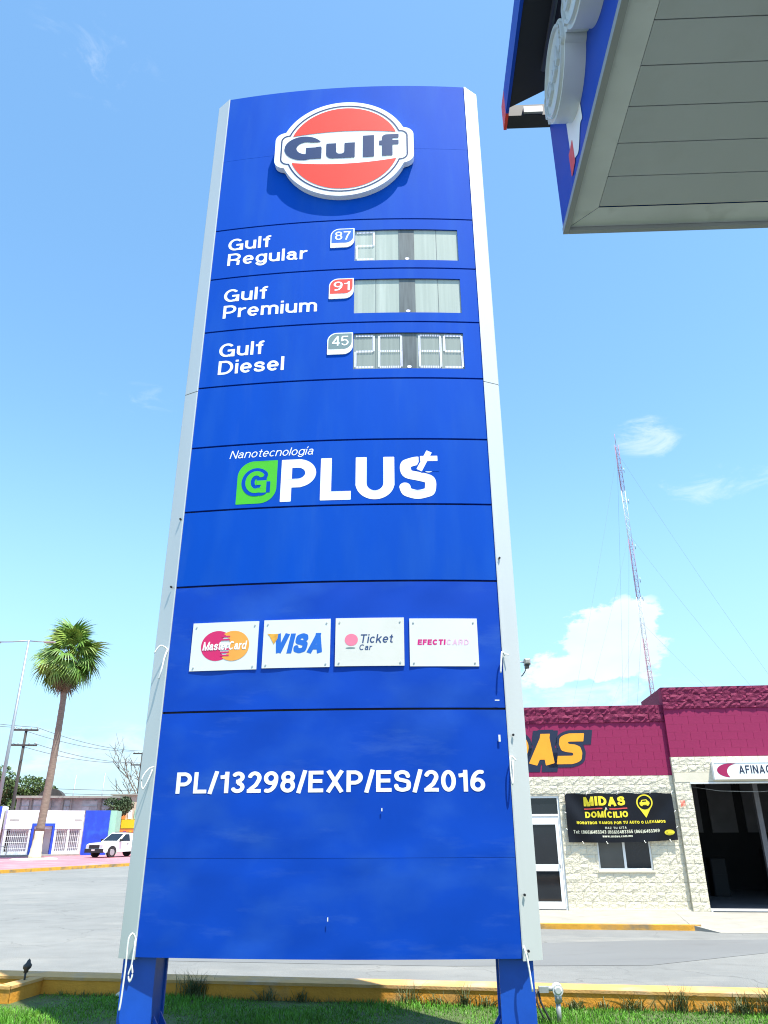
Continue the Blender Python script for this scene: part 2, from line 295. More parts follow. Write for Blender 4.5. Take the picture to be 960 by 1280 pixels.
# ---- filled flat shapes from signed distance (lettering and emblems)
def fill(D, xs, zs):
    """D>0 inside, sampled at zs (rows) x xs (cols) -> 2D verts, faces, border segments"""
    V, Fc, S = [], [], []
    nz, nx = D.shape; I = D > 0
    code = (I[:-1, :-1]*1 + I[:-1, 1:]*2 + I[1:, 1:]*4 + I[1:, :-1]*8)
    def lerp(a, b, da, db): t = da/(da-db); return a+(b-a)*t
    for j in range(nz-1):
        row = code[j]
        if not row.any(): continue
        i = 0
        idx = np.nonzero(row)[0]
        run0 = None; prev = -9
        for i in list(idx)+[10**9]:
            full = i < 10**9 and row[i] == 15
            if run0 is not None and (not full or i != prev+1):
                b = len(V); V += [(xs[run0], zs[j]), (xs[prev+1], zs[j]), (xs[prev+1], zs[j+1]), (xs[run0], zs[j+1])]; Fc.append((b, b+1, b+2, b+3)); run0 = None
            if i >= 10**9: break
            if full:
                if run0 is None: run0 = i
                prev = i; continue
            c = [(xs[i], zs[j]), (xs[i+1], zs[j]), (xs[i+1], zs[j+1]), (xs[i], zs[j+1])]
            d = [D[j, i], D[j, i+1], D[j+1, i+1], D[j+1, i]]
            poly = []; cr = []
            for k in range(4):
                k2 = (k+1) % 4
                if d[k] > 0: poly.append(c[k])
                if (d[k] > 0) != (d[k2] > 0):
                    q = (lerp(c[k][0], c[k2][0], d[k], d[k2]), lerp(c[k][1], c[k2][1], d[k], d[k2])); poly.append(q); cr.append((q, d[k] > 0))
            if len(poly) >= 3:
                b = len(V); V += poly; Fc.append(tuple(range(b, b+len(poly))))
            if len(cr) == 2:
                a, e = (cr[0][0], cr[1][0]) if cr[0][1] else (cr[1][0], cr[0][0]); S.append((a, e))
    return V, Fc, S
def shape(name, m, parent, D, xs, zs, place, thick=0.0):
    """place(x, z, d) -> 3D; d = depth behind the front"""
    V, Fc, S = fill(D, xs, zs); mb = MB()
    mb.add([place(x, z, 0.0) for x, z in V], Fc)
    if thick:
        for a, e in S:
            mb.add([place(a[0], a[1], 0), place(a[0], a[1], thick), place(e[0], e[1], thick), place(e[0], e[1], 0)], [(0, 1, 2, 3)])
    return mb.build(name, m, parent)
def grid(x0, x1, z0, z1, h):
    xs = np.linspace(x0, x1, max(3, int((x1-x0)/h)+1)); zs = np.linspace(z0, z1, max(3, int((z1-z0)/h)+1))
    X, Z = np.meshgrid(xs, zs); return xs, zs, X, Z
def sd_rrect(X, Z, cx, cz, hw, hh, r=0.0):
    dx = np.abs(X-cx)-(hw-r); dz = np.abs(Z-cz)-(hh-r)
    return r - (np.hypot(np.maximum(dx, 0), np.maximum(dz, 0)) + np.minimum(np.maximum(dx, dz), 0))
def arc(cx, cz, rx, rz, a0, a1, n=18):
    return [(cx+rx*math.cos(R(a0+(a1-a0)*i/n)), cz+rz*math.sin(R(a0+(a1-a0)*i/n))) for i in range(n+1)]
def smooth(P, n=4):
    Q = []
    for i in range(len(P)-1):
        a, b, c, d = [np.array(P[max(0, min(len(P)-1, i+k))], float) for k in (-1, 0, 1, 2)]
        for k in range(n):
            t_ = k/n; Q.append(tuple(0.5*(2*b+(c-a)*t_+(2*a-5*b+4*c-d)*t_*t_+(3*b-a-3*c+d)*t_**3)))
    return Q+[P[-1]]
def glyph(ch, w):
    """strokes (centre lines) of a plain grotesque letter, cap height 1; returns ink width and strokes"""
    h = w/2; t = 1-h; xh = 0.74; m = xh-h
    def bowl(x0, x1, z0, z1, a0, a1): return arc((x0+x1)/2, (z0+z1)/2, (x1-x0)/2, (z1-z0)/2, a0, a1, 26)
    V = lambda x, a=0.0, b=1.0: [(x, a), (x, b)]
    H = lambda z, a, b: [(a, z), (b, z)]
    U = 0.74
    if ch == ' ': return 0.26, []
    if ch == 'A': return 0.78, [[(h*0.95, 0), (0.39, t+h*0.2)], [(0.78-h*0.95, 0), (0.39, t+h*0.2)], H(0.29, 0.18, 0.60), [(0.39-h*1.1, 1-h), (0.39+h*1.1, 1-h)]]
    if ch == 'B': return 0.70, [V(h), H(t, h, 0.40), H(0.53, h, 0.42), H(h, h, 0.42), bowl(0.16, 0.67-h, 0.53, t, -90, 90), bowl(0.16, 0.70-h, h, 0.53, -90, 90)]
    if ch == 'C': return U, [bowl(h, U-h, h, t, 42, 318)]
    if ch == 'D': return U, [V(h), H(t, h, 0.34), H(h, h, 0.34), bowl(-0.06, U-h, h, t, -90, 90)]
    if ch == 'E': return 0.62, [V(h), H(t, 0, 0.61), H(0.52, 0, 0.57), H(h, 0, 0.62)]
    if ch == 'F': return 0.58, [V(h), H(t, 0, 0.58), H(0.51, 0, 0.53)]
    if ch == 'G': return 0.78, [bowl(h, 0.78-h, h, t, 40, 300), [(0.78-h, 0), (0.78-h, 0.50)], H(0.46, 0.42, 0.78), [(0.78-h, 0.30), (0.60, h*1.2), (0.50, h)]]
    if ch == 'H': return 0.72, [V(h), V(0.72-h), H(0.52, h, 0.72-h)]
    if ch in 'I': return w, [V(h)]
    if ch == 'J': return 0.52, [V(0.52-h, 0.3, 1), bowl(h, 0.52-h, h, 0.6, 180, 360)]
    if ch == 'K': return 0.76, [V(h), [(h, 0.36), (0.74-h*0.7, 1)], [(0.27, 0.56), (0.76-h*0.8, 0)]]
    if ch == 'L': return 0.57, [V(h), H(h, 0, 0.57)]
    if ch == 'M': return 0.88, [V(h), V(0.88-h), [(h*1.0, 1), (0.44, 0.0)], [(0.88-h*1.0, 1), (0.44, 0.0)]]
    if ch == 'N': return 0.72, [V(h), V(0.72-h), [(h, 1), (0.72-h, 0)]]
    if ch == 'O': return 0.80, [bowl(h, 0.80-h, h, t, 0, 360)]
    if ch == 'P': return 0.66, [V(h), H(t, 0, 0.38), H(0.43, 0, 0.38), bowl(0.06, 0.66-h, 0.43, t, -90, 90)]
    if ch == 'Q': return 0.80, [bowl(h, 0.80-h, h, t, 0, 360), [(0.5, 0.3), (0.76, 0.0)]]
    if ch == 'R': return 0.72, [V(h), H(t, 0, 0.40), H(0.46, 0, 0.40), bowl(0.10, 0.69-h, 0.46, t, -90, 90), [(0.40, 0.46), (0.60-h*.2, 0.34), (0.64-h, 0.0)]]
    if ch == 'S': return 0.68, [smooth([(0.66-h, 0.70), (0.62-h, 0.82), (0.52-h*.5, t-.04), (0.34, t), (0.14+h*.4, t-.05), (h+.03, 0.84-h*.3), (h+.02, 0.70), (0.17, 0.585), (0.34, 0.535), (0.53, 0.475), (0.66-h*.8, 0.40), (0.68-h, 0.275), (0.66-h, 0.16+h*.2), (0.54-h*.3, h+.045), (0.34, h), (0.15+h*.3, h+.045), (h+.03, 0.17+h*.2), (h, 0.30)])]
    if ch == '§': return 0.74, [[(0.74, t), (0.30, t), (h+.06, t-.03), (h, 0.80), (h, 0.68), (h+.06, 0.55), (0.30, 0.52), (0.46, 0.50), (0.74-h-.05, 0.46), (0.74-h, 0.34), (0.74-h, 0.20), (0.74-h-.06, h+.03), (0.44, h), (0.0, h)]]
    if ch == 'T': return 0.66, [V(0.33), H(t, 0, 0.66)]
    if ch == 'U': return 0.72, [V(h, 0.32, 1), V(0.72-h, 0.32, 1), bowl(h, 0.72-h, h, 0.66, 180, 360)]
    if ch == 'V': return 0.74, [[(h, 1), (0.37, h*0.3)], [(0.74-h, 1), (0.37, h*0.3)]]
    if ch == 'W': return 1.0, [[(h, 1), (0.26, 0)], [(0.26, 0), (0.5, 1)], [(0.5, 1), (0.74, 0)], [(0.74, 0), (1-h, 1)]]
    if ch == 'X': return 0.74, [[(h, 1), (0.74-h, 0)], [(0.74-h, 1), (h, 0)]]
    if ch == 'Y': return 0.72, [[(h, 1), (0.36, 0.45)], [(0.72-h, 1), (0.36, 0.45)], V(0.36, 0, 0.48)]
    if ch == 'Z': return 0.66, [H(t, 0.02, 0.64), H(h, 0, 0.66), [(0.62-h, t), (h+.02, h)]]
    if ch == 'a': return 0.58, [bowl(h+.02, 0.50-h, xh-0.40+h*.4, m, 165, 0) , V(0.51-h, 0.04, xh-0.2), bowl(h, 0.50-h, h, 0.44, 0, 360), [(0.51-h, 0.10), (0.56, h*.6)]]
    if ch == 'b': return 0.60, [V(h), bowl(h, 0.60-h, h, m, 0, 360)]
    if ch == 'c': return 0.54, [bowl(h, 0.56-h, h, m, 45, 315)]
    if ch == 'd': return 0.60, [V(0.60-h), bowl(h, 0.60-h, h, m, 0, 360)]
    if ch == 'e': return 0.57, [bowl(h, 0.57-h, h, m, 0, 315), H(0.37, h, 0.57-h*.4)]
    if ch == 'f': return 0.36, [V(0.20, 0, 0.80), arc(0.36, 0.80, 0.16, 0.20-h, 180, 85, 8), H(xh-h*.9, 0, 0.36)]
    if ch == 'g': return 0.60, [V(0.60-h, 0.0, xh), bowl(h, 0.60-h, h, m, 0, 360), bowl(h, 0.60-h, -0.24+h, 0.30, 195, 360)]
    if ch in 'i': return w, [V(h, 0, xh), V(h, 0.86, 1.0)]
    if ch == 'í': return w*1.3, [V(h, 0, xh), [(h*.8, 0.84), (h*2.2, 1.04)]]
    if ch == 'k': return 0.56, [V(h), [(h, 0.26), (0.53-h*.6, xh)], [(0.22, 0.44), (0.56-h*.7, 0)]]
    if ch == 'l': return w, [V(h)]
    if ch == 'm': return 0.88, [V(h, 0, xh), V(0.44, 0, 0.5), V(0.88-h, 0, 0.5), arc((h+.44)/2, 0.48, (.44-h)/2, m-0.48, 180, 0, 14), arc((.44+.88-h)/2, 0.48, (.44-h)/2, m-0.48, 180, 0, 14)]
    if ch == 'n': return 0.57, [V(h, 0, xh), V(0.57-h, 0, 0.48), arc(0.285, 0.46, 0.285-h, m-0.46, 180, 0, 14)]
    if ch == 'o': return 0.60, [bowl(h, 0.60-h, h, m, 0, 360)]
    if ch == 'p': return 0.60, [V(h, -0.24, xh), bowl(h, 0.60-h, h, m, 0, 360)]
    if ch == 'r': return 0.38, [V(h, 0, xh), arc(0.36, 0.40, 0.36-h, m-0.40, 170, 88, 10)]
    if ch == 's': return 0.54, [smooth([(0.52-h, 0.52), (0.46-h*.6, 0.63-h*.3), (0.27, m), (0.10+h*.4, 0.64-h*.3), (h+.02, 0.535), (0.12, 0.435), (0.27, 0.385), (0.42, 0.335), (0.54-h, 0.215), (0.45-h*.4, h+.04), (0.27, h), (0.10+h*.3, h+.04), (h, 0.215)])]
    if ch == 't': return 0.36, [V(0.18, 0.16, 0.94), arc(0.34, 0.17, 0.16, 0.17-h, 180, 275, 8), H(xh-h*.9, 0, 0.35)]
    if ch == 'u': return 0.57, [V(h, 0.25, xh), V(0.57-h, 0, xh), arc(0.285, 0.28, 0.285-h, 0.28-h, 180, 360, 14)]
    if ch == 'v': return 0.54, [[(h, xh), (0.27, h*.3)], [(0.54-h, xh), (0.27, h*.3)]]
    if ch == 'w': return 0.78, [[(h, xh), (0.22, 0)], [(0.22, 0), (0.39, xh)], [(0.39, xh), (0.56, 0)], [(0.56, 0), (0.78-h, xh)]]
    if ch == 'x': return 0.54, [[(h, xh), (0.54-h, 0)], [(0.54-h, xh), (h, 0)]]
    if ch == '0': return 0.60, [bowl(h, 0.60-h, h, t, 0, 360)]
    if ch == '1': return 0.38, [V(0.38-h), [(0.38-h, 0.84), (0.20, 0.76), (0.02, 0.74)]]
    if ch == '2': return 0.58, [arc(0.29, 0.69, 0.29-h, 0.31-h, 170, -28, 16)+[(0.36, 0.36), (0.16, 0.18), (h, h)], H(h, 0.0, 0.58)]
    if ch == '3': return 0.58, [arc(0.28, 0.74, 0.25-h+.02, 0.26-h, 160, -90, 14), arc(0.28, 0.27, 0.29-h, 0.27-h, 90, -165, 16), H(0.53, 0.20, 0.30)]
    if ch == '4': return 0.60, [V(0.46-h*.3), H(0.27, 0.0, 0.60), [(0.46-h*.5, 1-h*.8), (h*.8, 0.28)]]
    if ch == '5': return 0.60, [H(t, 0.10, 0.55), [(0.11, t), (0.06, 0.44)], arc(0.29, 0.33, 0.30-h, 0.33-h, 140, -155, 18)]
    if ch == '6': return 0.60, [bowl(h, 0.60-h, h, 0.64-h, 0, 360), arc(0.42, 0.36, 0.42-h, 0.64-h, 180, 72, 14)]
    if ch == '7': return 0.58, [H(t, 0, 0.58), [(0.56-h*.6, t), (0.32, 0.46), (0.20, 0.0)]]
    if ch == '8': return 0.60, [bowl(h+.02, 0.58-h, 0.53, t, 0, 360), bowl(h, 0.60-h, h, 0.55, 0, 360)]
    if ch == '9': return 0.60, [bowl(h, 0.60-h, 0.36+h, t, 0, 360), arc(0.18, 0.64, 0.42-h, 0.64-h, 0, -108, 14)]
    if ch == '/': return 0.34, [[(0.04, -0.03), (0.30, 1.03)]]
    if ch == '(': return 0.28, [arc(0.46, 0.45, 0.40, 0.68, 130, 230, 10)]
    if ch == ')': return 0.28, [arc(-0.18, 0.45, 0.40, 0.68, 50, -50, 10)]
    if ch == ':': return w, [V(h, 0, 0.16), V(h, 0.52, 0.68)]
    if ch == '.': return w, [V(h, 0, 0.17)]
    if ch == '+': return 0.60, [V(0.30, 0.15, 0.75), H(0.45, 0, 0.60)]
    if ch == 'Ó': return 0.80, [bowl(h, 0.80-h, h, t, 0, 360), [(0.36, 1.06), (0.50, 1.22)]]
    if ch == 'Í': return w*1.4, [V(h), [(h, 1.06), (h*2.4, 1.22)]]
    raise KeyError(ch)
def stroke_sd(X, Z, pts, hw, sx=1.0):
    P = np.array(pts, float); best = np.full(X.shape, 1e9); n = len(P)-1
    closed = np.allclose(P[0], P[-1], atol=1e-6)
    for i in range(n):
        a, b = P[i], P[i+1]; d = b-a; L2 = d@d
        if L2 < 1e-12: continue
        T = ((X-a[0])*d[0]+(Z-a[1])*d[1])/L2
        Tc = np.clip(T, 0, 1); q = np.hypot(X-a[0]-Tc*d[0], Z-a[1]-Tc*d[1])
        s = q-hw; Lg = math.sqrt(L2); first = not closed and i == 0; last = not closed and i == n-1
        if first or last:
            perp = np.hypot(X-a[0]-T*d[0], Z-a[1]-T*d[1])-hw
            if first: s = np.where(T <= 1, np.maximum(perp, -T*Lg), s)
            if last: s = np.where(T >= 0, np.maximum(np.maximum(perp, (T-1)*Lg), -T*Lg if first else -1e9), s)
        best = np.minimum(best, s)
    return -best
def text_ink(s, w, gap):
    x = 0; out = []
    for k, ch in enumerate(s):
        adv, st = glyph(ch, w); out.append((x, adv, st)); x += adv + (gap if k < len(s)-1 else 0)
    return x, out
def text(name, m, parent, s, x0, x1, zb, cap, place, w=0.15, gap=0.12, slant=0.0, grow=0.0, res=56, thick=0.0, square=True):
    """word s whose ink spans x0..x1 on baseline zb with capital height cap"""
    total, gl = text_ink(s, w, gap); sx = (x1-x0)/total; mb = MB()
    for gx, adv, st in gl:
        if not st: continue
        g = grow/cap
        lo = min(p[1] for q in st for p in q)-w-g; hi = max(p[1] for q in st for p in q)+w+g
        n = 1.0/res
        xs, zs, X, Z = grid(-w-g-.05, adv+w+g+.05, lo, hi, n)
        D = np.full(X.shape, -1e9)
        for q in st: D = np.maximum(D, stroke_sd(X, Z, q, w/2+g))
        if g > 0 and square:   # keep butt ends growing as well
            for q in st:
                for e in (q[0], q[-1]): D = np.maximum(D, w/2+g-np.maximum(np.abs(X-e[0]), np.abs(Z-e[1])))
        V, Fc, S = fill(D, xs, zs)
        to = lambda p: (x0+(gx+p[0])*sx + slant*p[1]*cap, zb+p[1]*cap)
        mb.add([place(*to(p), 0.0) for p in V], Fc)
        if thick:
            for a, e in S:
                A, E_ = to(a), to(e)
                mb.add([place(*A, 0), place(*A, thick), place(*E_, thick), place(*E_, 0)], [(0, 1, 2, 3)])
    return mb.build(name, m, parent)

# ------------------------------------------------------------------ ground, road, pavements
def sheet(name, poly, z, m, parent=None):
    mb = MB(); mb.add([(x, y, z) for x, y in poly], [tuple(range(len(poly)))])
    o = mb.build(name, m, parent); 
    if not parent: o['kind'] = 'structure'
    return o
sheet('road', [(-900, -300), (900, -300), (900, 1500), (-900, 1500)], -0.30, 'asphalt')
# smooth cement apron in front of the workshop
sheet('cement_apron', [(-4, 14.3), (1.0, 13.6), (4.2, 13.6), (7.0, 15.0), (16, 15.6), (16, 16.7), (5, 16.4), (1, 15.9), (-4, 16.0)], -0.296, 'smooth_cement')
# pavement in front of the workshop, with its painted kerb
WY = R(-6.0); W0 = Vector((4.683, 21.112, 0)); wa = Vector((math.cos(WY), math.sin(WY), 0)); wn = Vector((math.sin(WY), -math.cos(WY), 0))
def wloc(x, d): p = W0 + wa*x + wn*d; return (p.x, p.y)
mb = MB(); mb.prism([wloc(-9, 2.62), wloc(2.15, 2.88), wloc(2.55, 0.0), wloc(3.6, -0.02), wloc(3.6, -0.3), wloc(-9, -0.3)], -0.31, -0.20)
o = mb.build('pavement', 'concrete'); o['kind'] = 'structure'
mb = MB(); mb.prism([wloc(-9, 2.78), wloc(2.15, 3.04), wloc(2.36, 2.90), wloc(2.15, 2.88), wloc(-9, 2.62)], -0.32, -0.196)
o = mb.build('kerb', 'kerb_yellow'); o['kind'] = 'structure'
rp_ = [wloc(2.50, -0.02), wloc(2.12, 2.95), wloc(2.6, 3.4), wloc(9.5, 3.5), wloc(9.5, -0.02)]; rz_ = (-0.197, -0.192, -0.293, -0.293, -0.197)
mb = MB(); mb.add([(x, y, z) for (x, y), z in zip(rp_, rz_)]+[(x, y, -0.34) for x, y in rp_], [(0, 1, 2, 4), (2, 3, 4)]+[(i, 5+i, 5+(i+1) % 5, (i+1) % 5) for i in range(5)])
o = mb.build('ramp', 'concrete'); o['kind'] = 'structure'
# far pavement of pink paving with a painted kerb
kd = Vector((0.454, 0.891, 0)); kn = Vector((-0.891, 0.454, 0)); k0 = Vector((-19.78, 42.11, 0))
def kl(s, d): p = k0 + kd*s + kn*d; return (p.x, p.y)
mb = MB(); mb.prism([kl(-30, 0.22), kl(34, 0.22), kl(34, 60), kl(-30, 60)], -0.31, -0.15); o = mb.build('pink_pavement', 'pink_paving'); o['kind'] = 'structure'
mb = MB(); mb.prism([kl(-30, 0.0), kl(34, 0.0), kl(34, 0.22), kl(-30, 0.22)], -0.32, -0.14); o = mb.build('far_kerb', 'kerb_yellow'); o['kind'] = 'structure'

# ------------------------------------------------------------------ planter: low ochre wall round a lawn
pd = Vector((4.79, -0.72, 0)).normalized(); pn = Vector((-pd.y, pd.x, 0)); p0 = Vector((-0.47, 10.62, 0))
def pl(s, d): p = p0 + pd*s + pn*d; return (p.x, p.y)
planter = thing('planter_wall', 'low ochre painted planter wall round the lawn under the sign', 'planter', (*pl(0, 0), -0.3))
def pw(name, poly, z0, z1, m): 
    mb = MB(); mb.prism([(x-planter.location.x, y-planter.location.y) for x, y in poly], z0+0.3, z1+0.3); return mb.build(name, m, planter)
pw('wall', [pl(-12, 0.0), pl(14, 0.0), pl(14, 0.36), pl(-12, 0.36)], -0.32, -0.075, 'planter_ochre')
pw('wall_cap', [pl(-12, -0.012), pl(14, -0.012), pl(14, 0.375), pl(-12, 0.375)], -0.075, -0.042, 'planter_cap')
ca, cb_ = Vector((-4.46, 11.24, 0)), Vector((-4.60, 10.62, 0))
dd = (cb_-ca).normalized(); dn = Vector((dd.y, -dd.x, 0))
pw('wall', [(cb_.x, cb_.y), (ca.x, ca.y+.02), (ca.x-.16, ca.y+.03), (cb_.x-.16, cb_.y+.12)], -0.32, -0.079, 'planter_ochre')
pw('wall_cap', [(cb_.x+.01, cb_.y-.012), (ca.x+.01, ca.y-.02), (ca.x-.17, ca.y-.02), (cb_.x-.17, cb_.y+.13)], -0.079, -0.046, 'planter_cap')
pw('wall', [(cb_.x-.01, cb_.y), (cb_.x-.16, cb_.y+.14), (-9.0, 11.6), (-9.0, 11.42)], -0.32, -0.083, 'planter_ochre')
pw('wall_cap', [(cb_.x-.005, cb_.y-.012), (cb_.x-.165, cb_.y+.15), (-9.0, 11.61), (-9.0, 11.41)], -0.083, -0.050, 'planter_cap')
sheet('lawn', [(-16, 3), (14, 3), pl(14, 0.02), pl(-12, 0.02)], -0.235, 'soil')
# grass blades
def grass_patch():
    n = 105000
    x = nrg.uniform(-6.5, 5.6, n); y = nrg.uniform(7.0, 11.6, n)
    lim = p0.y + (x-p0.x)*(pd.y/pd.x) - 0.02
    keep = (y < lim) & (np.abs(x) < 0.62*y+0.6) & ~((x < -4.42) & (y > 10.62+(x+4.6)*-0.18-.03))
    x, y = x[keep], y[keep]; n = len(x)
    h = nrg.uniform(0.03, 0.075, n)*(0.8+0.5*np.sin(x*2.1+1)*np.sin(y*3.1)); a = nrg.uniform(0, 6.283, n); wd = nrg.uniform(0.0030, 0.0060, n); lean = nrg.uniform(0.0, 0.8, n); b = nrg.uniform(0, 6.283, n)
    z0 = -0.237 + 0.012*np.sin(x*1.7)*np.cos(y*2.3)
    V = np.empty((n, 5, 3))
    for k, (t, wf) in enumerate(((0, 1), (0, -1), (0.6, 0.75), (0.6, -0.75), (1, 0))):
        V[:, k, 0] = x + np.cos(a)*wd*wf + np.cos(b)*lean*h*t*t; V[:, k, 1] = y + np.sin(a)*wd*wf + np.sin(b)*lean*h*t*t; V[:, k, 2] = z0 + h*t*(1-0.25*lean*t)
    i = np.arange(n)*5
    F = [f for q in i.tolist() for f in ((q, q+1, q+3, q+2), (q+2, q+3, q+4))]
    me = bpy.data.meshes.new('grass'); me.from_pydata(V.reshape(-1, 3).tolist(), [], F); me.materials.append(MATS['grass'])
    o = link('grass', me, None, 'stuff'); tag(o, 'short green lawn grass inside the planter wall', 'grass')
grass_patch()
def tuft(x, y, n, hgt, spread, label, m='weed', z=-0.235, seed=0):
    r = random.Random(seed*31+5); mb = MB()
    for _ in range(n):
        a = r.uniform(0, 6.283); hh = hgt*r.uniform(0.45, 1.0); lean = r.uniform(0.15, 1.0)*spread; ox, oy = r.gauss(0, spread*.22), r.gauss(0, spread*.12)
        wd = r.uniform(0.0025, 0.006); px, py = -math.sin(a)*wd, math.cos(a)*wd; droop = r.uniform(0.0, 0.5)
        pts = []
        for t in (0, 0.35, 0.7, 1.0):
            pts.append((ox+math.cos(a)*lean*t*t, oy+math.sin(a)*lean*t*t*.6, hh*(t-droop*t**3)))
        vs = []
        for (qx, qy, qz), wf in zip(pts[:3], (1, 0.9, 0.6)): vs += [(qx+px*wf, qy+py*wf, qz), (qx-px*wf, qy-py*wf, qz)]
        vs.append(pts[3]); mb.add(vs, [(0, 1, 3, 2), (2, 3, 5, 4), (4, 5, 6)])
    o = mb.build('weed_tuft', m); o.location = (x, y, z); tag(o, label, 'weed', 'weeds along the planter wall')
def on_wall(x, off=0.05): return p0.y + (x-p0.x)*(pd.y/pd.x) - off
WL = [(-2.42, 95, 0.30, 0.26, 'dense dark bushy weed beside the blue post, standing above the wall'),
      (-1.48, 26, 0.16, 0.22, 'small sparse weed in the shaded part of the planter wall'), (-1.05, 26, 0.15, 0.16, 'small weed nearest the shadow edge, on the shaded side of the wall'),
      (0.28, 26, 0.25, 0.22, 'thin drooping weed at the sunlit end of the sign shadow'),
      (0.62, 26, 0.16, 0.26, 'low arching weed against the sunlit ochre wall between the posts'), (0.93, 34, 0.22, 0.16, 'upright grassy weed against the sunlit ochre wall between the posts'),
      (1.17, 26, 0.15, 0.20, 'low arching weed next to the dense weed at the right post'), (1.46, 60, 0.25, 0.20, 'dense weed hugging the right post of the sign'),
      (2.20, 34, 0.14, 0.20, 'low weed beside the metal conduit pipe'), (2.52, 16, 0.14, 0.16, 'thin sparse weed next to the wide drooping weed'),
      (2.86, 44, 0.20, 0.34, 'wide drooping weed with long arching blades by the wall'), (3.36, 44, 0.27, 0.20, 'upright weed with tall blades rising over the wall'),
      (3.72, 34, 0.15, 0.28, 'low spreading weed between two taller ones'), (4.05, 60, 0.22, 0.26, 'bushy mid-height weed next to the thick clump'), (4.42, 150, 0.30, 0.30, 'thick tall clump of weeds overgrowing the wall')]
for k, (x, n, hgt, spr, lab) in enumerate(WL): tuft(x, on_wall(x), int(n*1.9), hgt*1.3, spr*1.25, lab, seed=k)
for k, (x, y, n, hgt, spr) in enumerate([(-3.1, 8.75, 120, 0.07, 0.30), (-2.7, 8.6, 90, 0.06, 0.3)]):
    tuft(x, y, n, hgt, spr, 'patch of pale dry grass on the lawn, %s' % ('away from the posts' if k == 0 else 'touching the left post'), 'dry_grass', seed=40+k)
# short dry stalk fringe where the lawn meets the wall
mb = MB()
for _ in range(900):
    x = rng.uniform(-4.2, 5.4); y = on_wall(x, rng.uniform(0.0, 0.09)); h_ = rng.uniform(0.03, 0.085); a = rng.uniform(0, 6.28); l_ = rng.uniform(-.05, .05)
    mb.add([(x-.004, y, -.235), (x+.004, y, -.235), (x+l_, y-abs(l_)*.5, -.235+h_)], [(0, 1, 2)])
o = mb.build('grass_fringe', 'weed', None, 'stuff'); tag(o, 'uncut grass fringe along the foot of the planter wall', 'grass')
# small stone and lamp
mb = MB(); mb.lathe([(0.001, 0.05), (0.03, 0.045), (0.05, 0.02), (0.045, 0)], n=9); moved(mb, lambda x, y, z: (x*1.3+z*.2, y, z))
o = mb.build('white_stone', 'trunk_white'); o.location = (-3.35, on_wall(-3.35, .10), -.215); tag(o, 'small white stone lying at the foot of the shaded wall', 'stone')

# ------------------------------------------------------------------ the totem sign
YAW = math.atan2(8.198-8.4, 1.308+2.466); SW = 3.779; SAG = 0.11; GZ = 0.2
sign = thing('totem_price_sign', 'tall blue fuel price totem sign with silver sides on two posts', 'sign', (-0.579, 8.299, -GZ), YAW)
def hx(x): return SAG*(1-(2*x/SW)**2)
def on(off): return lambda x, z, d=0.0: (x, -hx(x)-off+d, z+GZ)
LEV = [12.619, 9.833, 8.928, 8.009, 7.110, 6.206, 5.311, 4.343, 2.895, 1.436, 0.556]
DISP = {1: (0.185, 1.655, 9.072, 9.634), 2: (0.185, 1.655, 8.162, 8.744), 3: (0.185, 1.655, 7.258, 7.830)}
def curved(name, m, x0, x1, z0, z1, off, hole=None, rim=0.035, parent=sign, nx=36, top=None, wav=None):
    xs = sorted(set([x0+(x1-x0)*i/nx for i in range(nx+1)] + ([hole[0], hole[1]] if hole else [])))
    zs = sorted(set([z0, z1] + ([hole[2], hole[3]] if hole else []))) if not wav else [z0+(z1-z0)*i/24 for i in range(25)]
    mb = MB(); P = on(off)
    def pt(x, z): 
        if wav: 
            e = min(x-x0, x1-x, z-z0, z1-z); w_ = wav(x, z)*min(1, max(0, e/0.15)); q = P(x, z, 0); return (q[0], q[1]-w_, q[2])
        return P(x, z, 0)
    V = [pt(x, z) for z in zs for x in xs]; n = len(xs); F = []
    for j in range(len(zs)-1):
        for i in range(n-1):
            if hole and hole[0]-1e-6 <= xs[i] < hole[1]-1e-6 and hole[2]-1e-6 <= zs[j] < hole[3]-1e-6: continue
            F.append((j*n+i, j*n+i+1, (j+1)*n+i+1, (j+1)*n+i))
    mb.add(V, F, True)
    # returns along the rim
    lo = [P(x, z0, 0) for x in xs] + [P(x, z0, rim) for x in xs]; mb.add(lo, [(n+i, n+i+1, i+1, i) for i in range(n-1)])
    hi = [P(x, z1, 0) for x in xs] + [P(x, z1, rim) for x in xs]; mb.add(hi, [(i, i+1, n+i+1, n+i) for i in range(n-1)])
    for x, fl in ((x0, 1), (x1, 0)):
        q = [P(x, z0, 0), P(x, z1, 0), P(x, z1, rim), P(x, z0, rim)]; mb.add(q, [(0, 1, 2, 3) if fl else (3, 2, 1, 0)])
    if hole:
        h0, h1, h2, h3 = hole
        for z, fl in ((h2, 0), (h3, 1)):
            q = [P(h0, z, 0), P(h1, z, 0), P(h1, z, 0.06), P(h0, z, 0.06)]; mb.add(q, [(0, 1, 2, 3) if not fl else (3, 2, 1, 0)])
        for x, fl in ((h0, 0), (h1, 1)):
            q = [P(x, h2, 0), P(x, h3, 0), P(x, h3, 0.06), P(x, h2, 0.06)]; mb.add(q, [(0, 1, 2, 3) if fl else (3, 2, 1, 0)])
    return mb.build(name, m, parent)
hwf = SW/2
def wave(i):
    ph = i*1.7
    return lambda x, z: 0.006*math.sin(3.1*x+ph+1.3*z)*math.sin(4.3*z+.9*x+ph)+0.0035*math.sin(9*x-6*z+ph)
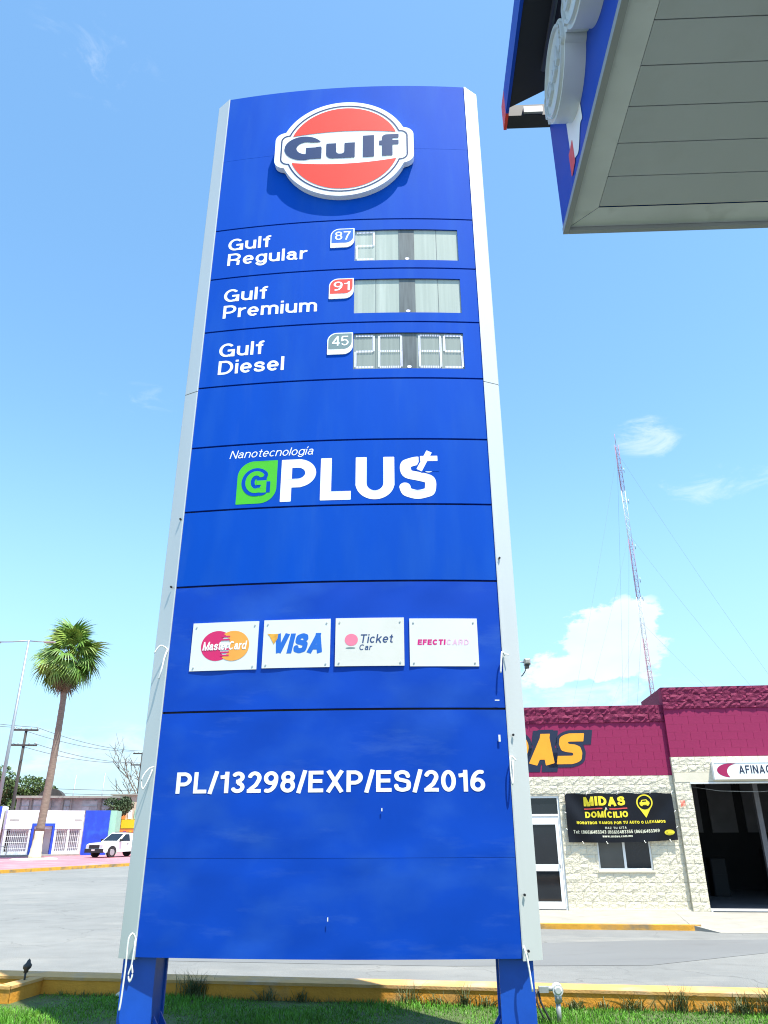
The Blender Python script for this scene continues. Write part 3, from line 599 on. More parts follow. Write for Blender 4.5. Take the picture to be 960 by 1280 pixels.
for i in range(10):
    g = 0.012
    z1 = LEV[i]-(g if i else 0); z0 = LEV[i+1]+g
    off = 0.0
    if i == 8: z0 = LEV[9]+0.001; off = 0.005
    if i == 9: z1 = LEV[9]-0.001; z0 = LEV[10]; off = 0.004
    wav = None
    if i >= 7: wav = wave(i)
    curved('panel', 'sign_blue' if i < 7 else 'tarp_blue', -hwf, hwf, z0, z1, off, DISP.get(i), wav=wav)
# faint horizontal joint strip on the emblem panel
curved('joint_strip', 'sign_blue', -hwf, -1.02, 11.236, 11.241, 0.0012, rim=0.0012, nx=4)
curved('joint_strip', 'sign_blue', 1.02, hwf, 11.236, 11.241, 0.0012, rim=0.0012, nx=4)
mb = MB(); mb.prism([(-hwf+.01, 0.03), (-1.0, -0.045), (0, -0.075), (1.0, -0.045), (hwf-.01, 0.03), (hwf-.01, 0.56), (-hwf+.01, 0.56)], LEV[10]+GZ+0.03, LEV[0]+GZ-0.03); mb.build('core', 'black', sign)
mb = MB(); mb.box(-hwf, hwf, 0.565, 0.60, LEV[10]+GZ, LEV[0]+GZ); mb.build('back_panel', 'sign_blue', sign)
mb = MB(); mb.prism([(-hwf, 0.02), (-1.0, -0.055), (0, -0.085), (1.0, -0.055), (hwf, 0.02), (hwf, 0.55), (-hwf, 0.55)], LEV[0]+GZ-0.028, LEV[0]+GZ-0.004); mb.build('top_cap', 'sign_blue', sign)
# silver sides, each of two lengths, swept back round the edge
TR = [(0.0, -0.012), (0.012, -0.012), (0.195, 0.075), (0.205, 0.095), (0.205, 0.47), (0.195, 0.49), (0.012, 0.60), (0.0, 0.60), (0.0, 0.3)]
for s in (-1, 1):
    for z0, z1 in ((LEV[10]-0.02, 7.055), (7.067, LEV[0]-0.004)):
        poly = [(s*(hwf+0.001+x), y) for x, y in TR]
        if s < 0: poly = poly[::-1]
        mb = MB(); n = len(poly)
        drop = lambda x: 0.0 if z1 < 8 else -0.55*max(0.0, abs(x)-hwf-0.05)
        vs = [(x, y, z0+GZ) for x, y in poly] + [(x, y, z1+GZ+drop(x)) for x, y in poly]
        mb.add(vs, [tuple(range(n-1, -1, -1)), tuple(range(n, 2*n))]); mb.add(vs, [(i, (i+1) % n, n+(i+1) % n, n+i) for i in range(n)])
        mb.build('side_trim', 'silver', sign)
def rivet(x, z, y=-0.012):
    mb = MB(); mb.tube([(x, y+.01, z+GZ), (x, y-.012, z+GZ)], 0.013, 8); mb.build('bolt', 'black', sign)
for x, z in ((1.935, 4.62), (1.95, 2.62), (1.95, 1.10), (-1.93, 5.22), (-1.95, 4.35), (1.95, 0.62)): rivet(x, z)
# posts
for s in (-1, 1):
    xa, xb = (-2.03, -1.70) if s < 0 else (1.665, 1.995)
    mb = MB()
    mb.box(xa, xb, 0.065, 0.10, -0.02, 0.80); mb.box(xa, xb, 0.43, 0.465, -0.02, 0.80); mb.box(xa+.02, xb-.02, 0.10, 0.43, -0.02, 0.80)
    p = mb.build('post', 'post_blue', sign)
    mb = MB(); mb.box(xa-.12, xb+.12, -0.06, 0.60, -0.03, 0.02); mb.build('base_plate', 'post_blue', p)
    for k in ((xb-.002, xb+.13) if s < 0 else (xa-.13, xa+.002),):
        for yy in (0.16, 0.36):
            xg = [(k[0], 0.02), (k[1], 0.02), (k[1]-.02 if s < 0 else k[1], 0.06 if s < 0 else 0.24), (k[0], 0.24)] if s < 0 else [(k[0], 0.02), (k[1], 0.02), (k[1], 0.24), (k[0]+.02, 0.06)]
            mb = MB(); mb.extrude_y(xg, yy, yy+.02); mb.build('gusset', 'post_blue', p)
# emblem
EC = (0.010, 11.195); EF = 0.195
def emblem_d(X, Z, r, ex, eh, er): 
    return np.maximum(r-np.hypot(X, Z), sd_rrect(X, Z, 0, 0, ex, eh, er))
def build_emblem(parent, place, s=1.0, relief=False, thick=0.095, face='white_acrylic', name='emblem'):
    h = 0.022*s
    xs, zs, X, Z = grid(-1.1*s, 1.1*s, -1.02*s, 1.02*s, h)
    e = shape(name, face, parent, emblem_d(X/s, Z/s, 0.972, 1.055, 0.365, 0.16)*s, xs, zs, lambda x, z, d=0: place(x, z, d), thick)
    if relief:
        D = emblem_d(X/s, Z/s, 0.88, 0.96, 0.30, 0.11)
        shape('raised_ring', 'disc_grey', e, np.minimum(D, 0.05-D)*s, xs, zs, lambda x, z, d=0: place(x, z, d-0.02), 0.025)
        text('lettering', 'disc_grey', e, 'Gulf', -0.78*s, 0.78*s, -0.2*s, 0.42*s, lambda x, z, d=0: place(x, z, d-0.02), 0.24, 0.12, thick=0.025)
        return e
    xs, zs, X, Z = grid(-1.1*s, 1.1*s, -1.02*s, 1.02*s, 0.012*s)
    D = emblem_d(X/s, Z/s, 0.895, 0.968, 0.305, 0.12)
    fr = lambda k: (lambda x, z, d=0: place(x, z, d-k))
    shape('outline', 'gulf_navy', e, np.minimum(D, 0.022-D)*s, xs, zs, fr(0.004))
    c = 0.835-np.hypot(X, Z); lim = 0.275+0.065*(1-(X/0.78)**2)
    shape('red_field', 'gulf_red', e, np.minimum(c, Z-lim), xs, zs, fr(0.005))
    shape('red_field', 'gulf_red', e, np.minimum(c, -Z-lim), xs, zs, fr(0.005))
    # wide bold letters of the emblem: G u l f
    xs, zs, X, Z = grid(-0.96, 0.90, -0.28, 0.30, 0.007)
    gO = 1-np.hypot((X+0.615)/0.295, (Z-0.02)/0.245); gI = 1-np.hypot((X+0.575)/0.150, (Z-0.02)/0.125)
    G = np.minimum(gO*.24, -gI*.12)
    G = np.where((X > -0.57) & (Z > 0.035) & (Z < 0.135+0.0*X), -0.01, G); G = np.maximum(G, sd_rrect(X, Z, -0.455, -0.06, 0.125, 0.085)); G = np.where(X > -0.345, -0.01, G)
    G = np.maximum(G, sd_rrect(X, Z, -0.425, -0.10, 0.085, 0.11))
    u_ = np.maximum(sd_rrect(X, Z, -0.195, 0.00, 0.075, 0.09), np.maximum(sd_rrect(X, Z, 0.085, -0.065, 0.080, 0.155), sd_rrect(X, Z, -0.09, -0.115, 0.18, 0.105, 0.10)))
    u_ = np.minimum(u_, -sd_rrect(X, Z, -0.055, 0.00, 0.062, 0.13, 0.05))
    l_ = sd_rrect(X, Z, 0.372, 0.0, 0.085, 0.222)
    f_ = np.maximum(sd_rrect(X, Z, 0.655, -0.03, 0.080, 0.185), np.maximum(sd_rrect(X, Z, 0.70, 0.14, 0.125, 0.085, 0.07), sd_rrect(X, Z, 0.68, 0.055, 0.148, 0.045)))
    f_ = np.maximum(f_, sd_rrect(X, Z, 0.77, 0.185, 0.06, 0.04)); f_ = np.minimum(f_, -sd_rrect(X, Z, 0.80, 0.122, 0.065, 0.022))
    for gname, D in (('letter', G), ('letter', u_), ('letter', l_), ('letter', f_)): shape(gname, 'gulf_navy', e, D, xs, zs, fr(0.006))
    return e
build_emblem(sign, lambda x, z, d=0: (x+EC[0], -EF+d, z+EC[1]+GZ))
mb = MB()
for x, z in ((-.5, .5), (.5, .5), (-.5, -.5), (.5, -.5)):
    mb = MB(); mb.box(x-.04, x+.04, -0.14, 0.0, z-.04+EC[1]+GZ, z+.04+EC[1]+GZ); mb.build('emblem_bracket', 'silver', sign)

# grade names
V3 = on(0.002)
for a, b, z1_, z2_, c1, c2 in (('Gulf', 'Regular', 9.425, 9.150, (-1.672, -1.05), (-1.662, -0.495)), ('Gulf', 'Premium', 8.500, 8.225, (-1.660, -1.043), (-1.650, -0.322)), ('Gulf', 'Diesel', 7.575, 7.300, (-1.650, -1.038), (-1.640, -0.737))):
    text('lettering', 'white_vinyl', sign, a, c1[0], c1[1], z1_, 0.218, V3, 0.150, 0.10)
    text('lettering', 'white_vinyl', sign, b, c2[0], c2[1], z2_-(.005 if b != 'Regular' else 0), 0.218, V3, 0.150, 0.10)
# octane badges
def badge(num, m, z1, x0=-0.163, x1=0.180, hgt=0.345):
    z0 = z1-hgt; xs, zs, X, Z = grid(x0-.02, x1+.02, z0-.02, z1+.02, 0.008)
    def leaf(a0, a1, b0, b1, r):
        D = sd_rrect(X, Z, (a0+a1)/2, (b0+b1)/2, (a1-a0)/2, (b1-b0)/2)
        for cx, cz, sx_, sz_ in ((a0+r, b1-r, -1, 1), (a1-r, b0+r, 1, -1)):
            c = (sx_*(X-cx) > 0) & (sz_*(Z-cz) > 0); D = np.where(c, np.minimum(D, r-np.hypot(X-cx, Z-cz)), D)
        return D
    b = shape('octane_badge', 'white_vinyl', sign, leaf(x0, x1, z0, z1, 0.13), xs, zs, on(0.012), 0.012)
    shape('field', m, b, leaf(x0+.015, x1-.015, z0+.085, z1-.015, 0.115), xs, zs, on(0.0135))
    text('number', 'white_vinyl', b, num, x0+.065, x1-.055, z0+.135, 0.155, on(0.0148), 0.13, 0.10)
badge('87', 'badge_blue', 9.662); badge('91', 'badge_red', 8.757); badge('45', 'badge_grey', 7.838)
# LED price displays
SEG = {'2': 'abged', '8': 'abcdefg', '9': 'abcdfg', '5': 'afgcd'}
def digit(parent, ch, x0, x1, z0, z1):
    mb = MB(); m = (z0+z1)/2; o_ = on(-0.012)
    ends = {'a': ((x0, z1), (x1, z1)), 'b': ((x1, z1), (x1, m)), 'c': ((x1, m), (x1, z0)), 'd': ((x0, z0), (x1, z0)), 'e': ((x0, m), (x0, z0)), 'f': ((x0, z1), (x0, m)), 'g': ((x0, m), (x1, m))}
    for s_ in SEG[ch]:
        (ax, az), (bx, bz) = ends[s_]; horiz = abs(az-bz) < 1e-6; n = 12 if horiz else 15
        for k in range(n):
            t = (k+0.6)/(n+0.2)
            for q in (-0.0075, 0.0075):
                x = ax+(bx-ax)*t+(0 if horiz else q); z = az+(bz-az)*t+(q if horiz else 0); r = 0.0080
                b = [o_(x+r*math.cos(j*math.pi/3), z+r*math.sin(j*math.pi/3), 0) for j in range(6)]; mb.add(b, [tuple(range(6))])
    return mb.build('digit', 'led', parent)
for i, txt in ((1, '2   '), (2, '    '), (3, '2889')):
    h0, h1, h2, h3 = DISP[i]; wd = h1-h0
    d = curved('price_display', 'display_dim' if i == 3 else 'display_grey', h0-.01, h1+.01, h2-.01, h3+.01, -0.022, rim=0.02, nx=10)
    curved('separator', 'display_dark', h0+wd*.425, h0+wd*.575, h2, h3, -0.016, rim=0.006, nx=4, parent=d)
    for q in (0.205, 0.79):
        curved('module_joint', 'display_dark' if i != 3 else 'display_dark', h0+wd*q-.003, h0+wd*q+.003, h2, h3, -0.019, rim=0.003, nx=2, parent=d)
    P = on(-0.012); mb = MB(); mb.add([P(h0+wd*.505+.03*math.cos(k), h2+.035+.022*math.sin(k), 0) for k in np.linspace(0, 6.28, 13)[:-1]], [tuple(range(12))]); mb.build('decimal_point', 'led', d)
    cell = [(0.02, 0.185), (0.235, 0.435), (0.60, 0.79), (0.825, 0.985)]
    for k, ch in enumerate(txt):
        if ch != ' ': digit(d, ch, h0+wd*cell[k][0], h0+wd*cell[k][1], h2+.035, h3-.04)
# brand strip: Nanotecnologia / leaf G / PLUS
text('lettering', 'white_vinyl', sign, 'Nanotecnología', -1.372, -0.302, 6.012, 0.112, V3, 0.10, 0.11, slant=0.25, res=44)
xs, zs, X, Z = grid(-1.28, -0.70, 5.33, 6.0, 0.010)
def leaf2(a0, a1, b0, b1, r):
    D = sd_rrect(X, Z, (a0+a1)/2, (b0+b1)/2, (a1-a0)/2, (b1-b0)/2)
    for cx, cz, sx_, sz_ in ((a0+r, b1-r, -1, 1), (a1-r, b0+r, 1, -1)):
        c = (sx_*(X-cx) > 0) & (sz_*(Z-cz) > 0); D = np.where(c, np.minimum(D, r-np.hypot(X-cx, Z-cz)), D)
    return D
lf = shape('leaf_badge', 'plus_green', sign, leaf2(-1.245, -0.742, 5.372, 5.955, 0.21), xs, zs, on(0.002))
text('letter_outline', 'sign_blue', lf, 'G', -1.140, -0.870, 5.515, 0.300, on(0.003), 0.20, 0.1, grow=0.042, square=False)
text('letter', 'plus_green', lf, 'G', -1.140, -0.870, 5.515, 0.300, on(0.004), 0.20, 0.1)
text('lettering', 'white_vinyl', sign, 'PLUS', -0.69, 1.222, 5.378, 0.575, V3, 0.205, 0.085, res=84)
xs, zs, X, Z = grid(0.93, 1.32, 5.68, 6.10, 0.006)
Dp = np.maximum(stroke_sd(X, Z, [(1.020, 5.765), (1.150, 6.025)], 0.036), stroke_sd(X, Z, [(1.035, 5.925), (1.250, 5.930)], 0.036))
shape('plus_mark', 'sign_blue', sign, np.maximum(Dp+0.018, np.minimum(sd_rrect(X, Z, 1.165, 5.835, 0.10, 0.085), (X-1.02)-0.5*(Z-5.765))), xs, zs, on(0.0027)); shape('plus_mark', 'white_vinyl', sign, Dp, xs, zs, on(0.0036))
# payment cards
def card(x0, x1, z0, z1, m='card_white', tilt=0.0):
    c = curved('card_plate', m, x0, x1, z0, z1, 0.012, rim=0.012, nx=4)
    for x in (x0+.045, x1-.045):
        for z in (z0+.04, z1-.045):
            mb = MB(); P = on(0.014); q = P(x, z, 0); mb.tube([(q[0], q[1]+.004, q[2]), (q[0], q[1]-.004, q[2])], 0.010, 8); mb.build('screw', 'silver', c)
    return c
C1, C2, C3 = on(0.0132), on(0.0142), on(0.0152)
c = card(-1.625, -0.848, 3.343, 3.893)
xs, zs, X, Z = grid(-1.56, -0.90, 3.42, 3.82, 0.008)
da = 0.188-np.hypot(X+1.322, (Z-3.622)*1.10); db = 0.188-np.hypot(X+1.135, (Z-3.618)*1.10)
stripe = (np.sin((Z-3.62)*2*math.pi/0.052) > 0) & (da > 0)
shape('disc', 'magenta_red', c, np.minimum(da, np.where(db > 0.03, -0.02, 1)), xs, zs, C1)
shape('disc', 'card_orange', c, np.minimum(db, np.where(da > 0.03, -0.02, 1)), xs, zs, C2)
mb = MB()
for k in range(7):
    z = 3.50+k*.036
    if 3.58 < z < 3.67: continue
    mb.add([C3(-1.275, z, 0), C3(-1.175, z, 0), C3(-1.175, z+.018, 0), C3(-1.275, z+.018, 0)], [(0, 1, 2, 3)])
mb.build('stripe', 'magenta_red', c)
text('lettering', 'white_vinyl', c, 'MasterCard', -1.490, -0.985, 3.572, 0.098, on(0.0162), 0.17, 0.06, slant=0.14, res=48)
c = card(-0.788, -0.024, 3.352, 3.898)
text('lettering', 'visa_blue', c, 'VISA', -0.690, -0.115, 3.512, 0.225, C1, 0.25, 0.04, slant=0.20, res=60)
mb = MB(); mb.add([C2(-0.695, 3.737, 0), C2(-0.745, 3.742, 0), C2(-0.715, 3.71, 0), C2(-0.665, 3.62, 0), C2(-0.625, 3.68, 0), C2(-0.618, 3.737, 0)], [(0, 1, 2, 3, 4, 5)][::-1]); mb.f = [tuple(reversed(f)) for f in mb.f]; mb.f = [tuple(reversed(f)) for f in mb.f]
mb.build('gold_corner', 'visa_gold', c)
c = card(0.033, 0.804, 3.358, 3.902, 'card_cream')
mb = MB(); mb.add([C1(0.213+.074*math.cos(k), 3.652+.068*math.sin(k), 0) for k in np.linspace(0, 6.2832, 25)[:-1]], [tuple(range(24))]); mb.build('ball', 'ball_pink', c)
mb = MB(); mb.add([C1(0.205+.055*math.cos(k), 3.560+.009*math.sin(k), 0) for k in np.linspace(0, 6.2832, 17)[:-1]], [tuple(range(16))]); mb.build('ball_underline', 'badge_grey', c)
text('lettering', 'ticket_navy', c, 'Ticket', 0.305, 0.672, 3.615, 0.098, C1, 0.14, 0.10, slant=0.16, res=48)
text('lettering', 'ticket_navy', c, 'Car', 0.300, 0.440, 3.535, 0.064, C1, 0.14, 0.10, slant=0.16, res=44)
c = card(0.865, 1.628, 3.350, 3.890)
text('lettering', 'magenta', c, 'EFECTI', 0.952, 1.262, 3.588, 0.062, C1, 0.24, 0.10, slant=0.10, res=44)
text('lettering', 'pale_magenta', c, 'CARD', 1.275, 1.522, 3.588, 0.062, C1, 0.18, 0.18, slant=0.10, res=44)
# permit number
text('lettering', 'white_vinyl', sign, 'PL/13298/EXP/ES/2016', -1.645, 1.622, 2.056, 0.212, lambda x, z, d=0: (x, -hx(x)-0.0080-wave(8)(x, z)+d, z+GZ), 0.175, 0.10, res=72)
# scuffs and small labels on the sheets
for x, z, a, b in ((1.80, 2.885+.09, .05, .012), (1.80, 2.55, .022, .07), (0.55, 1.87, .012, .03), (0.02, .88, .010, .035)):
    curved('sticker', 'card_white', x-a/2, x+a/2, z, z+b, 0.028, rim=0.004, nx=2)
# tie cords along both sides
def cord(pts, r=0.011):
    P = [Vector(p) for p in pts]; Q = []
    for i in range(len(P)-1):
        a, b, c_, d = P[max(i-1, 0)], P[i], P[i+1], P[min(i+2, len(P)-1)]
        for k in range(5):
            t = k/5; Q.append(0.5*((2*b)+(c_-a)*t+(2*a-5*b+4*c_-d)*t*t+(3*b-a-3*c_+d)*t**3))
    Q.append(P[-1]); mb = MB(); mb.tube([(q.x, q.y, q.z+GZ) for q in Q], r*0.8, 6); mb.build('tie_cord', 'rope', sign)
cord([(-1.90, -.02, 3.60), (-1.98, -.05, 3.64), (-2.04, -.06, 3.55)], .010); cord([(-1.905, -.02, 3.60), (-1.92, -.05, 3.50), (-1.935, -.06, 3.36), (-1.96, -.05, 3.26)], .013)
cord([(-1.91, -.02, 2.33), (-1.96, -.05, 2.30), (-2.01, -.07, 2.20), (-1.99, -.06, 2.10), (-1.945, -.05, 2.20), (-1.92, -.03, 2.30)], .009)
cord([(-1.90, -.03, .72), (-1.925, -.06, .765), (-1.955, -.07, .70), (-1.955, -.06, .5), (-1.965, -.05, .22), (-1.975, -.045, .12)], .012)
cord([(-1.895, -.03, .72), (-1.885, -.07, .66), (-1.895, -.07, .50), (-1.915, -.07, .42), (-1.895, -.07, .36), (-1.875, -.07, .42), (-1.893, -.07, .50)], .010)
cord([(1.915, -.02, 3.47), (1.885, -.06, 3.50), (1.865, -.07, 3.38), (1.855, -.07, 3.27)], .012); cord([(1.92, -.03, 3.48), (1.96, -.05, 3.47)], .009)
cord([(1.92, -.02, 2.40), (1.895, -.06, 2.38), (1.890, -.07, 2.22), (1.90, -.07, 2.12), (1.915, -.06, 2.22), (1.92, -.04, 2.36)], .010); cord([(1.92, -.03, 2.40), (1.955, -.05, 2.36)], .009)
cord([(1.905, -.02, .66), (1.915, -.06, .62), (1.935, -.07, .50), (1.955, -.07, .30)], .012)
# floodlight on the right side
fl = MB(); fl.cbox(2.165, 2.235, 0.24, 0.34, 3.625, 3.69, .015); f_o = fl.build('floodlight', 'lamp_grey', sign)
mb = MB(); mb.box(2.170, 2.215, 0.25, 0.32, 3.585, 3.625); mb.build('housing', 'lamp_black', f_o)
mb = MB(); mb.tube([(2.08, .30, 3.67), (2.165, .29, 3.655)], 0.008, 6); mb.build('arm', 'galvanised', f_o)
mb = MB(); mb.tube([(2.185, .28, 3.59), (2.165, .28, 3.545), (2.135, .29, 3.505), (2.09, .30, 3.48)], 0.006, 6); mb.build('cable', 'lamp_black', f_o)
# conduit stub with round junction head beside the right post
cd = thing('conduit_outlet', 'grey metal conduit pipe with round outlet box beside the right blue post', 'conduit', (1.87, 9.5, -0.235))
mb = MB(); mb.tube([(0, 0, -.02), (0, 0, 0.20)], 0.026, 10); mb.tube([(0, 0, .19), (0, 0, .235)], 0.034, 10); mb.build('pipe', 'conduit', cd)
mb = MB(); mb.tube([(0.012, 0, .20), (0.0, -.01, .27)], [0.036, 0.040], 8); mb.build('elbow', 'conduit', cd)
mb = MB(); mb.tube([(0.0, 0.03, .325), (0.0, -0.055, .315)], 0.058, 16); mb.tube([(0.0, -0.055, .315), (0.0, -.062, .314)], [0.045, 0.03], 16); mb.tube([(0, 0, .25), (0, 0, .30)], 0.038, 10); mb.build('outlet_box', 'frame_white', cd)
mb = MB(); mb.tube([(-.04, 0, .325), (-.11, 0, .322)], 0.026, 10); mb.box(-.20, -.10, -.035, .035, .29, .345); mb.build('fitting', 'conduit', cd)
mb = MB(); mb.tube([(-.21, 0, .30), (-.19, -.01, .20), (-.13, -.02, .08), (-.09, -.01, .0)], 0.013, 6); mb.tube([(-.22, .02, .32), (-.23, .0, .20), (-.18, -.01, .07), (-.12, 0, .0)], 0.010, 6); mb.build('cable', 'lamp_black', cd)
# little black lamp in the corner pocket of the planter
gl = thing('garden_lamp', 'small black spike lamp on the planter wall corner', 'lamp', (-4.62, 11.02, -.08))
mb = MB(); mb.box(-.05, .05, -.05, .05, -.05, .02); mb.tube([(0, 0, .01), (0, 0, .12)], .014, 8); mb.build('base', 'lamp_black', gl)
mb = MB(); mb.lathe([(0.001, .27), (.02, .25), (.03, .22), (.055, .195), (.05, .165), (.028, .14), (.03, .115), (.001, .11)], n=10); moved(mb, lambda x, y, z: (x+.15*(z-.11), y, z)); mb.build('head', 'lamp_black', gl)

# ------------------------------------------------------------------ station canopy (overhead, right)
cx0, cy1, cz0 = 1.25, 3.93, 5.50
can = thing('station_canopy', 'filling station canopy with grey panelled soffit and blue fascia', 'canopy', (6.0, -1.0, -.3))
class CB(MB):
    def build(s, name, m, parent=can, kind=None):
        L_ = can.location if parent is can or (parent and parent.parent is can) else Vector((0, 0, 0))
        s.v = [(x-L_.x, y-L_.y, z-L_.z) for x, y, z in s.v]; return MB.build(s, name, m, parent, kind)
ex, ey = 12.0, -7.0
y = cy1-0.20
k = 0
while y > ey:
    b = CB(); b.box(cx0+.20, ex, y-.2475+.0035, y-.0035, cz0+.004, cz0+.03); b.build('soffit_panel', 'soffit'); y -= .2475; k += 1
b = CB(); b.box(cx0+.21, ex, ey, cy1-.205, cz0+.032, cz0+.06); b.build('soffit_backing', 'black')
b = CB(); b.add([(cx0+.035, ey, cz0-.002), (cx0+.035, cy1-.035, cz0-.002), (cx0+.197, cy1-.197, cz0+.003), (cx0+.197, ey, cz0+.003)], [(0, 1, 2, 3)]); b.build('soffit_border', 'soffit_trim')
b = CB(); b.add([(cx0+.037, cy1-.033, cz0-.002), (ex, cy1-.033, cz0-.002), (ex, cy1-.195, cz0+.003), (cx0+.199, cy1-.195, cz0+.003)], [(0, 1, 2, 3)]); b.build('soffit_border', 'soffit_trim')
b = CB(); b.box(cx0-.004, cx0+.034, ey, cy1+.004, cz0-.03, cz0+.02); b.build('edge_trim', 'soffit_edge')
b = CB(); b.box(cx0+.036, ex, cy1-.03, cy1+.004, cz0-.03, cz0+.02); b.build('edge_trim', 'soffit_edge')
b = CB(); b.box(cx0, cx0+.03, ey, cy1, cz0+.022, cz0+1.0); b.build('fascia', 'fascia_blue')
b = CB(); b.box(cx0+.032, ex, cy1-.03, cy1, cz0+.022, cz0+1.0); b.build('fascia', 'fascia_blue')
b = CB(); b.box(cx0+.032, ex, ey, cy1-.032, cz0+.70, cz0+.98); b.build('roof', 'soffit_edge')
for X_ in (5.5, 10.5):
    b = CB(); b.box(X_-.2, X_+.2, -2.2, -1.8, -.3, cz0+.01); b.build('column', 'wall_white')
# printed patch at the end of the side fascia
def fas(off): return lambda a, z, d=0: (cx0-off+d-can.location.x, a-can.location.y, z-can.location.z)   # a = world y
xs, zs, X, Z = grid(-3.92, -3.10, cz0+.03, cz0+.98, 0.014)
def fplace(off): 
    f = fas(off); return lambda x, z, d=0: f(-x, z, d)
wob = 0.035*np.sin(X*17)+0.03*np.sin(X*29+1)
shape('fascia_print', 'white_vinyl', can, np.minimum(np.minimum(0.16-np.abs(X+3.36)+.3*wob, Z-(cz0+.13+wob)), cz0+.55-Z), xs, zs, fplace(0.004))
shape('fascia_print', 'gulf_red', can, np.minimum(np.minimum(0.06-np.abs(X+3.50)+.2*wob, Z-(cz0+.10+1.2*wob)), cz0+.30+wob-Z), xs, zs, fplace(0.0045))
# two round emblems standing off the side fascia
for yc in (3.20, 2.58, 1.96):
    e = build_emblem(can, (lambda yc: lambda x, z, d=0: (cx0-.125+d-can.location.x, yc-x-can.location.y, z+cz0+.60-can.location.z))(yc), s=0.295, relief=True, thick=0.125, face='disc_face', name='emblem_disc')
# dark overhanging board above the side fascia, open near its end
zb_ = cz0+1.06
b = CB(); b.add([(cx0-.31, ey, zb_), (cx0-.31, 3.80, zb_), (cx0+.02, 3.62, zb_), (cx0+.02, ey, zb_), (cx0-.31, ey, zb_+.03), (cx0-.31, 3.80, zb_+.03), (cx0+.02, 3.62, zb_+.03), (cx0+.02, ey, zb_+.03)],
               [(0, 1, 2, 3), (7, 6, 5, 4), (0, 4, 5, 1), (1, 5, 6, 2), (2, 6, 7, 3)]); b.build('overhang_board', 'black')
b = CB(); b.box(cx0-.31, cx0+.03, 3.86, 3.97, zb_-.01, zb_+.10); b.build('end_board', 'black')
b = CB(); b.box(cx0-.20, cx0-.06, 3.84, 3.862, zb_+.0, zb_+.06); b.build('end_clip', 'lamp_grey')
b = CB(); b.box(cx0-.335, cx0-.312, ey, 3.84, zb_-.01, zb_+.24); b.build('board_face', 'fascia_blue')
b = CB(); b.box(cx0-.335, cx0-.312, 3.84, 3.98, zb_-.01, zb_+.24); b.build('board_face', 'gulf_red')
b = CB(); b.tube([(cx0-.12, ey, zb_-.05), (cx0-.12, 3.48, zb_-.05)], 0.018, 8); b.build('conduit_pipe', 'lamp_black')

# the canopy stands slightly askew to the road
_c = Vector((cx0, cy1, 0)); _q = Matrix.Rotation(R(-2.1), 3, 'Z'); _l = Vector((can.location.x, can.location.y, 0))
_n = _c + _q @ (_l-_c); can.location = (_n.x, _n.y, can.location.z); can.rotation_euler = (0, 0, R(-2.1))

# ------------------------------------------------------------------ workshop building (right)
shop = thing('workshop_building', 'workshop with cream split-face block walls and crimson parapet', 'building', (W0.x, W0.y, -0.2), WY)
SZ = 0.2      # local z = world z + SZ ; local -y faces the road
def rough_block(w, h, d, seed, amp):
    r = random.Random(seed); nx, nz = 6, 4; mb = MB(); V = []
    for j in range(nz):
        for i in range(nx):
            e = (i in (0, nx-1)) or (j in (0, nz-1))
            V.append((w*i/(nx-1)+(0 if i in (0, nx-1) else r.uniform(-.015, .015)), -(r.uniform(0.0, 0.75)*amp if e else r.uniform(0.15, 1.0)*amp), h*j/(nz-1)+(0 if j in (0, nz-1) else r.uniform(-.012, .012))))
    F = [(j*nx+i, j*nx+i+1, (j+1)*nx+i+1, (j+1)*nx+i) for j in range(nz-1) for i in range(nx-1)]
    b = len(V); V += [(0, d, 0), (w, d, 0), (w, d, h), (0, d, h)]
    F += [tuple(range(nx-1, -1, -1))+(b, b+1), tuple((nz-1)*nx+i for i in range(nx))+(b+2, b+3), tuple(j*nx for j in range(nz))+(b+3, b), tuple(j*nx+nx-1 for j in range(nz-1, -1, -1))+(b+1, b+2)]
    mb.add(V, F); return mb
BC = {}
def bmesh(kind, w, h, m, amp=0.03):
    key = (kind, round(w, 2), round(h, 3), m); 
    if key not in BC:
        out = []
        for k in range(5 if kind == 'rough' else 1):
            mb = rough_block(w, h, 0.05, int(w*1000)+int(h*7000)+k*37, amp) if kind == 'rough' else MB().cbox(0, w, 0, 0.05, 0, h, 0.0015)
            out.append(mb.mesh('block', m))
        BC[key] = out
    return rng.choice(BC[key])
def courses(parent, x0, x1, z0, z1, n, y, kind, m, name, wid=0.405, holes=(), amp=0.022, gap=0.005, shift=0):
    hgt = (z1-z0)/n
    for j in range(n):
        za = z0+j*hgt; off = wid/2 if (j+shift) % 2 else 0.0; x = x0-off
        while x < x1-0.02:
            spans = [(max(x, x0), min(x+wid, x1))]
            for hx0, hx1, hz0, hz1 in holes:
                if za+hgt > hz0+.02 and za < hz1-.02:
                    ns = []
                    for a, b in spans:
                        if b <= hx0 or a >= hx1: ns.append((a, b))
                        else:
                            if a < hx0-.03: ns.append((a, hx0))
                            if b > hx1+.03: ns.append((hx1, b))
                    spans = ns
            for a, b in spans:
                if b-a < 0.04: continue
                w = round(b-a-gap, 2)
                if w <= 0: continue
                o = link(name, bmesh(kind, w, hgt-gap, m, amp), parent); o.location = (a+gap/2, y, za+SZ+gap/2)
            x += wid
LX0, CX, RX1 = -6.0, 2.955, 8.6
